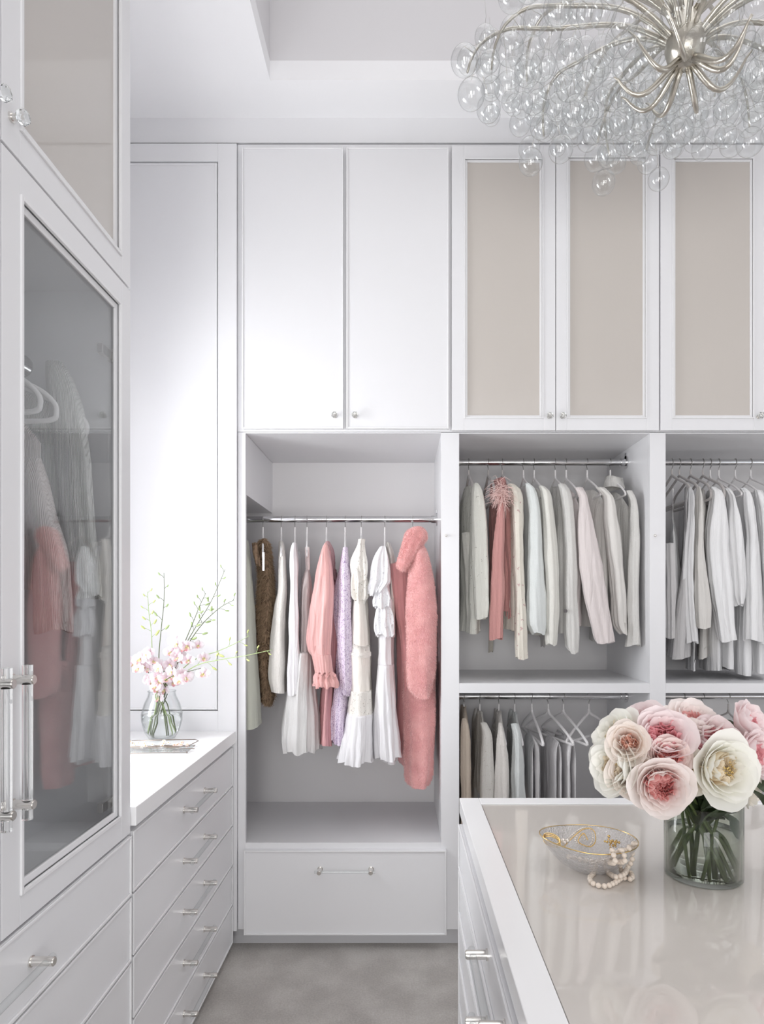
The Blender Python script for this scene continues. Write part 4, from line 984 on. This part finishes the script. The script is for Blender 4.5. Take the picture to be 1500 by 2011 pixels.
def pm(key):
    if key in PM: return PM[key]
    base, edge, core = {
        'blush': ((.95, .79, .75), (.96, .90, .875), (.92, .38, .38)),
        'pink': ((.94, .68, .69), (.95, .86, .86), (.90, .36, .42)),
        'coral': ((.94, .66, .61), (.95, .85, .82), (.90, .24, .22)),
        'cream': ((.95, .88, .74), (.96, .93, .86), (.92, .70, .44)),
        'white': ((.95, .93, .84), (.96, .955, .91), (.90, .74, .52)),
        'peach': ((.95, .78, .68), (.96, .90, .85), (.94, .54, .42))}[key]
    PM[key] = (petal_mat('petal_'+key, base, edge), petal_mat('heart_petal_'+key, core, tuple(.5*(a+c) for a, c in zip(base, core)), .25)); return PM[key]
M['pollen'] = mat('golden_stamens', (.62, .45, .16), .8)
def rose(label, px, py, rpx, d, key, facing, seed, heart=.62, openn=.55, quarters=4, cen_open=1.0, stem_to=None):
    """bloom centred on a measured point; facing = (x, y, z) direction it opens towards"""
    rr_ = random.Random(seed); R_ = rpx/F*d; cpos = Vector((X(px, d), d, Z(py, d)))
    ax = Vector(facing).normalized(); q = Vector((0, 0, 1)).rotation_difference(ax).to_matrix().to_4x4()
    t = thing('garden_rose', label, 'rose', cpos, 0, 'roses in the island vase')
    H_ = R_*1.15; org = -ax*H_*.62; mx = Matrix.Translation(org) @ q
    pmat, hmat = pm(key)
    k = 0
    for ring, (cnt, rs, hs, op, hw, rf) in enumerate([(4, .90, .74, openn*.40, .98, .028), (4, .88, .92, openn*.14, .92, .026), (5, .82, 1.0, .02, .78, .024), (5, .74, 1.03, -.10, .70, .022)]):
        for i in range(cnt):
            th = 2*pi*(i+.5*ring)/cnt + rr_.uniform(-.2, .2); b = MB()
            petal(b, mx, th, hw*rr_.uniform(.9, 1.12), R_*rs*rr_.uniform(.95, 1.04), H_*hs*rr_.uniform(.92, 1.06), op*rr_.uniform(.7, 1.2), R_*rf, seed*100+k, curl=.22 if ring < 2 else .05)
            put('petal', b, pmat, t); k += 1
    # the crowded heart: folded petals set on edge in quarters
    b = MB()
    for i in range(52):
        g = (i+.5)/52; r0 = R_*heart*(g**.6)*.88; th = i*2.39996; qq = round(th/(2*pi)*quarters)/quarters*2*pi
        w2 = R_*.17*(.6+.7*g); h2 = H_*(.36+.22*g); yaw = qq + pi/2*(1 if rr_.random() < .7 else 0) + rr_.gauss(0, .3)
        zc = H_*(.52-.06*(1-g)); p1 = rr_.uniform(0, 6)
        cx_, cy_ = r0*cos(th), r0*sin(th)
        def fn(u, v, cx_=cx_, cy_=cy_, yaw=yaw, w2=w2, h2=h2, zc=zc, p1=p1, r0=r0, th=th):
            s = (u-.5)*2; x = s*w2; y = w2*.55*(1-s*s)*(.4+v) + .12*w2*sin(4*s+p1)*v
            lean = .35*v*v*(r0/(R_*heart))
            z = zc - h2*.5 + h2*v*(1-.25*s*s)
            xx = x*cos(yaw)-y*sin(yaw); yy = x*sin(yaw)+y*cos(yaw)
            return (cx_+xx-lean*cos(th)*w2, cy_+yy-lean*sin(th)*w2, z)
        b.grid(fn, 6, 5, 0, mx)
    put('heart_petals', b, hmat, t)
    for i in range(6):
        th = i*pi/3+.4; b = MB(); petal(b, mx, th, .62, R_*heart*.98, H_*.93, -.12, R_*.04, seed*100+60+i, curl=-.05); put('petal', b, pmat, t)
    if key in ('white', 'cream'):
        b = MB()
        for i in range(26):
            a = rr_.uniform(0, 6.3); r0 = rr_.uniform(0, R_*.18); p = mx @ Vector((r0*cos(a), r0*sin(a), H_*.45)); p2 = mx @ Vector((r0*1.6*cos(a), r0*1.6*sin(a), H_*.72)); b.tube([p, p2], .0008, 4); b.ball(p2, .0016, 5, 4)
        put('stamens', b, M['pollen'], t)
    b = MB()                              # green calyx and stem into the vase
    p0 = org; e = Vector((VX, VY, TOP+VH-.02)) + Vector((rr_.uniform(-.04, .04), rr_.uniform(-.04, .04), 0)) - cpos
    a_ = rr_.uniform(0, 6.3); e2 = Vector((VX-.058*cos(a_), VY-.058*sin(a_), TOP+.014)) - cpos
    mid = (p0+e)*.5 + Vector((0, 0, .015))
    b.tube(smooth_path([p0+ax*.004, p0-ax*.02, mid if (e-p0).length > .06 else p0-ax*.03, e, (e+e2)*.5+Vector((0, 0, .004)), e2], 5), .0034, 7)
    b.ball(p0-ax*.002, .010, 10, 7)
    put('stem', b, M['stem'], t)
    b = MB()
    for i in range(5):
        a = i*2*pi/5+.3
        def fn(u, v, a=a): s = (u-.5)*2; r = .008+.026*v; wd = .006*sin(pi*min(1, v*.9+.1)); return (r*cos(a)-s*wd*sin(a), r*sin(a)+s*wd*cos(a), .004-.012*v*v)
        b.grid(fn, 2, 4, 0, mx)
    put('sepals', b, M['leaf'], t)
    return t
rose('cream white rose seen from the side, at the upper left edge of the bouquet', 1210, 1442, 50, 1.42, 'white', (-.75, -.25, .55), 1, openn=.8)
rose('large cream white rose low on the left edge of the bouquet', 1206, 1505, 54, 1.36, 'white', (-.85, -.45, .1), 2, openn=.7)
rose('small peach-centred cream rose between the two left white roses', 1232, 1458, 40, 1.34, 'peach', (-.45, -.9, .3), 3, heart=.4)
rose('pale pink rose at the top left of the bouquet', 1268, 1418, 46, 1.44, 'pink', (-.35, -.5, .85), 4)
rose('medium pink open rose with deep pink heart, upper middle of the bouquet', 1304, 1446, 56, 1.36, 'pink', (-.1, -.8, .65), 5, heart=.72)
rose('white blush rose at the very top of the bouquet', 1362, 1414, 50, 1.46, 'blush', (.1, -.45, .9), 6, openn=.8)
rose('rose with a wide deep pink heart right of the middle, under the top white one', 1404, 1452, 50, 1.42, 'pink', (.1, -.8, .65), 7, heart=.75, openn=.5)
rose('coral-hearted rose in the centre of the bouquet', 1316, 1488, 42, 1.33, 'coral', (-.05, -.85, .5), 8, heart=.7)
rose('peach-hearted rose on the left, above the big blush rose', 1243, 1520, 48, 1.34, 'peach', (-.35, -.95, .05), 9, heart=.6)
rose('large blush rose hanging lowest, in front of the vase rim', 1300, 1545, 57, 1.30, 'blush', (-.12, -.97, -.05), 10, heart=.62)
rose('small cream rose with amber heart beside the big blush rose', 1360, 1516, 40, 1.34, 'cream', (.05, -.95, .25), 11, heart=.5)
rose('big creamy white rose with golden stamens, front right of the bouquet', 1424, 1512, 64, 1.31, 'white', (.15, -.97, .15), 12, heart=.5, openn=.75)
rose('pale pink rose on the right edge, above the drooping white petal', 1484, 1482, 48, 1.40, 'pink', (.5, -.8, .2), 13, heart=.6)
rose('pink rose at the top right corner of the bouquet', 1474, 1418, 44, 1.46, 'pink', (.5, -.6, .5), 14, heart=.5, openn=.4)
rose('white rose fragmentary behind, between the top white and top right pink roses', 1437, 1438, 34, 1.52, 'blush', (.2, .3, .9), 15, heart=.4)
rose('pale cream rose on the right edge lowest, beside the big creamy white rose', 1478, 1540, 44, 1.42, 'cream', (.7, -.5, -.2), 16, heart=.4)
rose('cream rose hidden at the back of the bouquet', 1330, 1460, 44, 1.54, 'cream', (0, .7, .6), 17)
rr = random.Random(3)
t = thing('rose_foliage', 'dark rose leaves between the blooms and inside the smoky vase', 'leaves', (VX, VY, TOP+.12))
for i in range(26):
    a = rr.uniform(0, 2*pi); r0 = rr.uniform(.015, .062); zz = rr.uniform(-.01, .05) if i < 15 else rr.uniform(.05, .12); Lf = rr.uniform(.045, .075); yw = rr.uniform(0, 6.3); pt = rr.uniform(-1.2, 1.0)
    if i >= 15: r0 = rr.uniform(.03, .12)
    mx = Matrix.Translation((r0*cos(a), r0*sin(a), zz)) @ Matrix.Rotation(yw, 4, 'Z') @ Matrix.Rotation(pt, 4, 'Y')
    def fn(u, v): s = (u-.5)*2; wd = Lf*.42*sin(pi*v)**.8; return (Lf*(v-.5), s*wd, .10*Lf*abs(s)+.12*Lf*sin(pi*v))
    b = MB(); b.grid(fn, 4, 8, 0, mx)
    if i < 15: b.v = [(p[0]*min(1, .070/max(.001, math.hypot(p[0], p[1]))), p[1]*min(1, .070/max(.001, math.hypot(p[0], p[1]))), p[2]) for p in b.v]
    put('leaf', b, M['leaf'], t)

# ---------------------------------------------------------------- jewellery bowl
BX, BY = X(1160, 1.455), 1.455
t = thing('glass_bowl', 'hammered clear glass bowl with a gold rim holding jewellery', 'bowl', (BX, BY, TOP))
BR, BH = .100, .066
def bowl_pt(r, a, z):                      # leaf-like outline, left tip raised
    k = 1 + .12*max(0, cos(a-pi))**6
    return (r*k*cos(a), r*k*sin(a)*.92, z + .010*(r/BR)**2*max(0, cos(a-pi))**2)
b = MB(); n = 84; prof = [(.0001, 0.0), (.03, 0), (.038, .001), (.060, .014), (.078, .032), (.090, .049), (BR, BH), (BR-.0016, BH+.001), (.087, .049), (.075, .034), (.057, .017), (.036, .0045), (.0001, .004)]
prof2 = []
for i in range(len(prof)-1):
    for q in range(3): prof2.append(tuple(prof[i][c]*(1-q/3)+prof[i+1][c]*q/3 for c in (0, 1)))
prof2.append(prof[-1])
v = []
for i, (r, z) in enumerate(prof2):
    for j in range(n):
        a = 2*pi*j/n; nz = noise.noise(Vector((r*cos(a), r*sin(a), z))*130)*.0016 if .035 < r < .098 else 0
        v.append(bowl_pt(r+nz, a, z+nz*.5))
b.add(v, [(i*n+j, i*n+(j+1) % n, (i+1)*n+(j+1) % n, (i+1)*n+j) for i in range(len(prof2)-1) for j in range(n)])
M['hammered'] = thin_glass('hammered_glass', (.97, .97, .97), 1.5, .04, (.86, .86, .86), .05)
nt = M['hammered'].node_tree
_o = [n_ for n_ in nt.nodes if n_.type == 'OUTPUT_MATERIAL'][0]; _s = _o.inputs[0].links[0].from_socket
_m = nt.nodes.new('ShaderNodeMixShader'); _m.inputs[0].default_value = .22; _d = nt.nodes.new('ShaderNodeBsdfPrincipled'); _d.inputs['Base Color'].default_value = (.92, .90, .90, 1); _d.inputs['Roughness'].default_value = .25
nt.links.new(_s, _m.inputs[1]); nt.links.new(_d.outputs[0], _m.inputs[2]); nt.links.new(_m.outputs[0], _o.inputs[0])
nt = M['hammered'].node_tree; vv = nt.nodes.new('ShaderNodeTexVoronoi'); vv.inputs['Scale'].default_value = 210; tc = nt.nodes.new('ShaderNodeTexCoord'); nt.links.new(tc.outputs['Object'], vv.inputs['Vector'])
kk = nt.nodes.new('ShaderNodeBump'); kk.inputs['Strength'].default_value = 1; kk.inputs['Distance'].default_value = .004; nt.links.new(vv.outputs['Distance'], kk.inputs['Height'])
for nd in nt.nodes:
    if nd.type in ('BSDF_GLOSSY', 'LAYER_WEIGHT', 'BSDF_PRINCIPLED'): nt.links.new(kk.outputs[0], nd.inputs['Normal'])
put('glass_shell', b, M['hammered'], t)
b = MB(); b.tube([bowl_pt(BR, 2*pi*j/72, BH+.001) for j in range(73)], .0011, 6); put('gilt_rim', b, M['gold'], t)
M['bead_stone'] = M['pearl']
def strand(name, label, cat, pts, r, m, group=None, gap=2.1, part='bead'):
    P = smooth_path(pts, 10); t = thing(name, label, cat, P[0])
    ball = MB().ball((0, 0, 0), r, 12, 8).mesh(part, m); acc = 0; last = P[0]; cnt = 0; out = [P[0]]
    for a, c_ in zip(P[:-1], P[1:]):
        seg = (c_-a).length; pos = 0
        while acc + seg - pos >= gap*r:
            pos += gap*r - acc; acc = 0; out.append(a.lerp(c_, pos/seg))
        acc += seg-pos
    for p in out[:290]: put(part, ball, None, t, p-P[0])
    b = MB(); b.tube([p-P[0] for p in P], r*.18, 4); put('thread', b, m, t); return t
r = .0056; zt = TOP + r
def W(px, py, d=None, z=None):
    """point seen at a pixel, either at distance d or on the level z"""
    if d is None: d = (EYE-z)*F/(py-PY)
    return Vector((X(px, d), d, Z(py, d)))
e0 = [Vector((BX-.060, BY-.045, TOP+.045)), Vector((BX-.02, BY-.062, TOP+.042)), Vector((BX+.02, BY-.062, TOP+.044))]
rimA = Vector((BX+.018, BY-.092, TOP+BH+.008)); 
pts = e0 + [Vector((BX+.022, BY-.080, TOP+BH+.004)), rimA, rimA+Vector((0.001, -.010, -.02)), W(1175, 1690, z=TOP+.022), W(1168, 1712, z=zt), W(1158, 1724, z=zt), W(1166, 1736, z=zt), W(1190, 1740, z=zt), W(1208, 1733, z=zt), W(1222, 1724, z=zt), W(1240, 1726, z=zt), W(1238, 1714, z=zt), W(1222, 1712, z=zt), W(1217, 1700, z=TOP+.02), W(1216, 1682, z=TOP+.045), Vector((BX+.060, BY-.072, TOP+BH+.007)), Vector((BX+.045, BY-.055, TOP+BH-.012))]
strand('bead_necklace', 'long cream bead necklace spilling over the bowl rim onto the glass', 'necklace', pts, r, M['pearl'])
rb = rimA+Vector((.021, .004, .001))
pts = [Vector((BX+.03, BY-.045, TOP+.040)), Vector((BX+.038, BY-.078, TOP+BH+.004)), rb, rb+Vector((.001, -.010, -.02)), W(1187, 1690, z=TOP+.022), W(1190, 1708, z=zt+.001), W(1197, 1716, z=zt), W(1210, 1722, z=zt+.010), W(1226, 1716, z=zt+.011), W(1232, 1704, z=TOP+.016), W(1241, 1690, z=TOP+.035), W(1242, 1668, z=TOP+.055), Vector((BX+.088, BY-.035, TOP+BH+.006)), Vector((BX+.070, BY-.028, TOP+BH-.010))]
strand('bead_bracelet', 'second cream bead strand looped at the right of the bowl', 'necklace', pts, r, M['pearl'])
pts = [W(1100, 1664, 1.455), W(1118, 1645, 1.465), W(1136, 1630, 1.475), W(1152, 1626, 1.475), W(1162, 1634, 1.465), W(1163, 1652, 1.455), W(1152, 1662, 1.445), W(1130, 1652, 1.45), W(1140, 1636, 1.465), W(1148, 1648, 1.455)]
strand('rhinestone_bracelet', 'rhinestone tennis bracelet looped inside the bowl', 'bracelet', pts, .0024, M['rhine'], part='stone')
strand('gold_chain', 'fine gold chain lying inside the bowl under the rhinestones', 'bracelet', [p+Vector((.004, -.008, .002)) for p in pts], .0016, M['gold'], part='link')
b = MB(); rr = random.Random(6)
for i in range(22): b.ball((rr.gauss(0, .007), rr.gauss(0, .007), rr.gauss(0, .005)+.006), rr.uniform(.002, .0035), 7, 5)
o = put('earring', b, M['gold'], None, W(1202, 1655, 1.45)-Vector((0, 0, .006))); tag(o, 'clustered gold earring resting right inside the bowl', 'earring')
b = MB()
for c_, rad in [((0, 0, .004), .006), ((.010, .003, .004), .005), ((-.009, .002, .003), .0045), ((.002, .010, .003), .005), ((.001, -.009, .004), .004)]: b.ball(c_, rad, 8, 6)
o = put('flower_brooch', b, M['rhine'], None, W(1106, 1652, 1.45)-Vector((0, 0, .004))); tag(o, 'small sparkling flower brooch at the left inside the bowl', 'brooch')
b = MB()
for k in range(3):
    b.tube([(.022*cos(q/24*2*pi), .022*sin(q/24*2*pi)*.9, .001*k) if False else (-.002*k+.0, .024*cos(q/24*2*pi), .010*sin(q/24*2*pi)+.003*k) for q in range(25)], .0013, 6)
o = put('gold_bangle', b, M['gold'], None, (BX-.088, BY-.010, TOP+BH-.002), (0, .5, .6)); tag(o, 'slim gold bangle leaning on the left tip of the bowl', 'bangle')

# ---------------------------------------------------------------- orchids on the counter
CT = .9585
OX, OY = X(318, 2.72), 2.72
t = thing('glass_vase', 'small clear bulb vase of orchids on the white counter', 'vase', (OX, OY, CT))
pv = [(.0001, 0), (.045, 0), (.052, .003), (.068, .03), (.080, .075), (.081, .105), (.070, .145), (.056, .175), (.053, .190), (.056, .197), (.053, .197), (.050, .190), (.053, .174), (.067, .144), (.078, .104), (.077, .076), (.065, .032), (.045, .010), (.0001, .009)]
b = MB(); b.lathe(pv, 48); put('glass_wall', b, M['vase_clear'], t)
b = MB(); b.lathe([(.0001, .0105), (.044, .0105), (.064, .033), (.0762, .076), (.0772, .100), (.0001, .100)], 48); put('water', b, M['water'], t)
M['orchid'] = petal_mat('orchid_petal', (.86, .70, .76), (.90, .86, .88), .4)
M['orchidlip'] = petal_mat('orchid_lip', (.70, .68, .30), (.84, .42, .50), .2)
def orchid_mesh(seed):
    rr_ = random.Random(seed); b = MB()
    for i, (a, L_, w2) in enumerate([(pi/2, .026, .010), (pi/2+2.1, .024, .009), (pi/2-2.1, .024, .009), (.18, .029, .016), (pi-.18, .029, .016)]):
        cu = rr_.uniform(-.003, .004)
        def fn(u, v, a=a, L_=L_, w2=w2, cu=cu): s = (u-.5)*2; wd = w2*sin(pi*(v*.86+.07))**.7; x = L_*v; return (x*cos(a)-s*wd*sin(a), x*sin(a)+s*wd*cos(a), cu+.006*v*v-.003*s*s+.004*sin(3*v))
        b.grid(fn, 6, 6, 0)
    def fl(u, v): s = (u-.5)*2; return (s*.008*sin(pi*(v*.8+.15)), -.016*v, .010*v+.006*(s*s))
    b.grid(fl, 5, 5, 1); b.ball((0, 0, .004), .0035, 8, 6, 1); return b.mesh('flower', [M['orchid'], M['orchidlip']])
OM = [orchid_mesh(i) for i in range(3)]
budm = MB().ball((0, 0, 0), 1, 9, 7).mesh('bud', M['bud']); budl = MB().ball((0, 0, 0), 1, 9, 7).mesh('bud', M['budlight'])
rr = random.Random(21)
def spray(label, pts, fl, bd, light=False, fr=(.15, .6), br=(.6, 1.0)):
    P0 = [W(px, py, d) for px, py, d in pts]; neck = Vector((OX, OY, CT+.19)) + Vector((rr.uniform(-.02, .02), rr.uniform(-.02, .02), 0)); a = rr.uniform(0, 6.3)
    low = Vector((OX+.045*cos(a), OY+.045*sin(a), CT+.02))
    P = smooth_path([low, neck.lerp(low, .4)+Vector((0, 0, .01)), neck] + P0, 8); t = thing('orchid_spray', label, 'orchid', neck, 0, 'orchid sprays in the bulb vase')
    b = MB(); N = len(P); k0 = 16
    b.tube([p-neck for p in P], [.0024*(1-.6*max(0, i-k0)/(N-k0)) for i in range(N)], 6)
    L_ = N-1-k0
    for i in range(bd):
        u = br[0]+(br[1]-br[0])*(i+.6)/bd; k = min(N-2, int(k0+L_*u)); p = P[k]; dr = (P[k+1]-P[k]).normalized(); sdv = dr.cross(Vector((0, 1, 0))).normalized()*(1 if i % 2 else -1)
        ln = rr.uniform(.016, .030)*(1.2-.5*(i/bd)); q = p+(sdv*.8+dr*.6+Vector((0, rr.uniform(-.5, .5), 0))).normalized()*ln
        b.tube([p-neck, (p+q)/2-neck+dr*.002, q-neck], .0009, 5); sz = rr.uniform(.0050, .0075)*(1.15-.55*i/bd)
        o = put('bud', budl if light else budm, None, t, q-neck+(q-p).normalized()*sz); o.scale = (sz*.62, sz*.62, sz*1.7); o.rotation_euler = (q-p+dr*.01).to_track_quat('Z', 'Y').to_euler()
    for i in range(fl):
        u = fr[0]+(fr[1]-fr[0])*(i+.3)/fl; k = min(N-2, int(k0+L_*u)); p = P[k]
        q = p+Vector((rr.uniform(-.035, .035), rr.uniform(-.05, .01), rr.uniform(-.025, .03)))
        b.tube([p-neck, (p+q)/2-neck+Vector((0, 0, .004)), q-neck], .0009, 5)
        o = put('flower', OM[i % 3], None, t, q-neck); fc = Vector((rr.gauss(0, .5), -1, rr.gauss(0, .35))); sc = rr.uniform(.85, 1.15); o.scale = (sc, sc, sc)
        o.rotation_euler = (fc.to_track_quat('Z', 'Y') @ Vector((0, 0, 1)).rotation_difference(Vector((0, 0, 1)))).to_euler()
    put('stem', b, M['stem'] if not light else M['bud'], t)
d_ = 2.70
spray('tall thin orchid spray rising straight up with sparse green buds', [(312, 1290, d_), (316, 1240, d_), (322, 1180, d_), (322, 1125, d_)], 2, 6, br=(.45, 1.0), fr=(.05, .3))
spray('longest orchid spray leaning right, tip highest beside the panel moulding', [(345, 1300, d_), (385, 1230, d_), (415, 1180, d_), (442, 1118, d_)], 5, 10, br=(.4, 1.0), fr=(.05, .38))
spray('orchid spray with fat green buds curving right under the longest one', [(355, 1290, d_), (392, 1232, d_), (430, 1195, d_), (460, 1178, d_)], 4, 8, fr=(.1, .45), br=(.42, 1))
spray('orchid spray with upright pale buds between the tall and the right sprays', [(350, 1290, d_), (378, 1225, d_), (392, 1190, d_), (404, 1165, d_)], 4, 8, br=(.45, 1), fr=(.05, .4))
spray('low orchid spray reaching far right across the closet stile, lime tip', [(380, 1310, d_-.02), (430, 1296, d_-.05), (480, 1288, d_-.1), (534, 1276, d_-.16)], 4, 7, True, br=(.35, 1), fr=(.0, .35))
spray('short orchid spray just above the low one, pointing right', [(375, 1300, d_), (430, 1278, d_), (465, 1262, d_-.03), (490, 1248, d_-.05)], 3, 4, True, br=(.4, 1), fr=(.0, .35))
spray('left orchid spray of lime buds beside the glass cabinet', [(300, 1290, d_), (297, 1240, d_), (292, 1200, d_), (290, 1162, d_)], 2, 9, True, br=(.4, 1), fr=(.05, .25))
spray('full blooming orchid spray spilling left behind the glass cabinet edge', [(295, 1325, d_), (275, 1305, d_), (258, 1298, d_), (240, 1292, d_)], 7, 1, fr=(.1, .95), br=(.9, 1))
spray('full blooming orchid spray low in front of the vase neck', [(322, 1340, d_-.05), (345, 1325, d_-.08), (372, 1318, d_-.08), (395, 1312, d_-.08)], 7, 0, fr=(.1, 1.0))
spray('orchid spray of large blush flowers in the middle of the bunch', [(322, 1320, d_), (335, 1295, d_), (352, 1270, d_), (368, 1258, d_)], 7, 0, fr=(.1, 1.0))
spray('orchid spray of white blush flowers left of the middle', [(310, 1325, d_), (300, 1305, d_), (290, 1290, d_), (278, 1280, d_)], 6, 0, fr=(.1, 1.0))

# tray of hair pins with little blossoms
TY0 = 2.50; TX0 = X(318, 2.5)
t = thing('glass_tray', 'shallow clear glass tray with thin metal rims before the orchid vase', 'tray', (TX0, TY0, CT), .08)
M['traymetal'] = mat('aged_brass_rim', (.30, .24, .20), .35, 1.0)
b = MB(); b.box(-.13, .11, -.06, .06, .004, .007); b.box(-.13, .11, -.062, -.060, .004, .026); b.box(-.13, .11, .060, .062, .004, .026); put('glass_sheet', b, M['vase_clear'], t)
b = MB()
for yy in (-.061, .061): b.tube([(-.13, yy, .027), (.11, yy, .027)], .0016, 6); b.tube([(-.13, yy, .004), (.11, yy, .004)], .0012, 6)
for xx in (-.13, .11): b.tube([(xx, -.061, .027), (xx+(.025 if xx > 0 else -.02), 0, .034), (xx, .061, .027)], .0014, 6)
for xx in (-.125, .105):
    for yy in (-.055, .055): b.ball((xx, yy, .0035), .0035, 8, 6)
put('metal_rim', b, M['traymetal'], t)
M['blush_bead'] = mat('blush_bead', (.84, .66, .60), .5); M['whitebead'] = mat('white_bead_flower', (.88, .85, .82), .5)
rr = random.Random(8)
for i, (xx, yy, lab) in enumerate([(-.105, .01, 'beaded blossom hair pin at the left end of the glass tray'), (-.05, -.015, 'brass and cream blossom hair pin left of centre in the tray'), (-.005, .03, 'white blossom hair pin at the back of the tray'),
                                   (.02, -.01, 'pale blossom hair pin in the middle of the tray'), (.055, .012, 'blush blossom hair pin right of centre in the tray'), (.085, -.02, 'blush blossom hair pin at the right front of the tray')]):
    t = thing('hair_pin', lab, 'hair pin', (TX0+xx, TY0+yy, CT+.008), rr.uniform(-.3, .3), 'hair pins on the glass tray')
    b = MB(); b.tube([(-.05, .002, .003), (.0, .0, .004), (.045, -.002, .003), (.045, .003, .003), (.0, .005, .004)], .0009, 5); put('wire_prong', b, M['traymetal'], t)
    b = MB()
    for k in range(4):
        c_ = Vector((rr.uniform(-.02, .02), rr.uniform(-.008, .008), rr.uniform(.010, .022)))
        for q in range(5):
            a = q*2*pi/5+k; b.ball(c_+Vector((.0045*cos(a), .0045*sin(a)*.7, .003*sin(a))), .0036, 7, 5, 0, (1, 1, .6))
        b.ball(c_+Vector((0, -.001, .002)), .002, 6, 4, 1)
    put('blossom', b, [M['blush_bead'] if i > 3 else M['whitebead'], M['gold']], t)
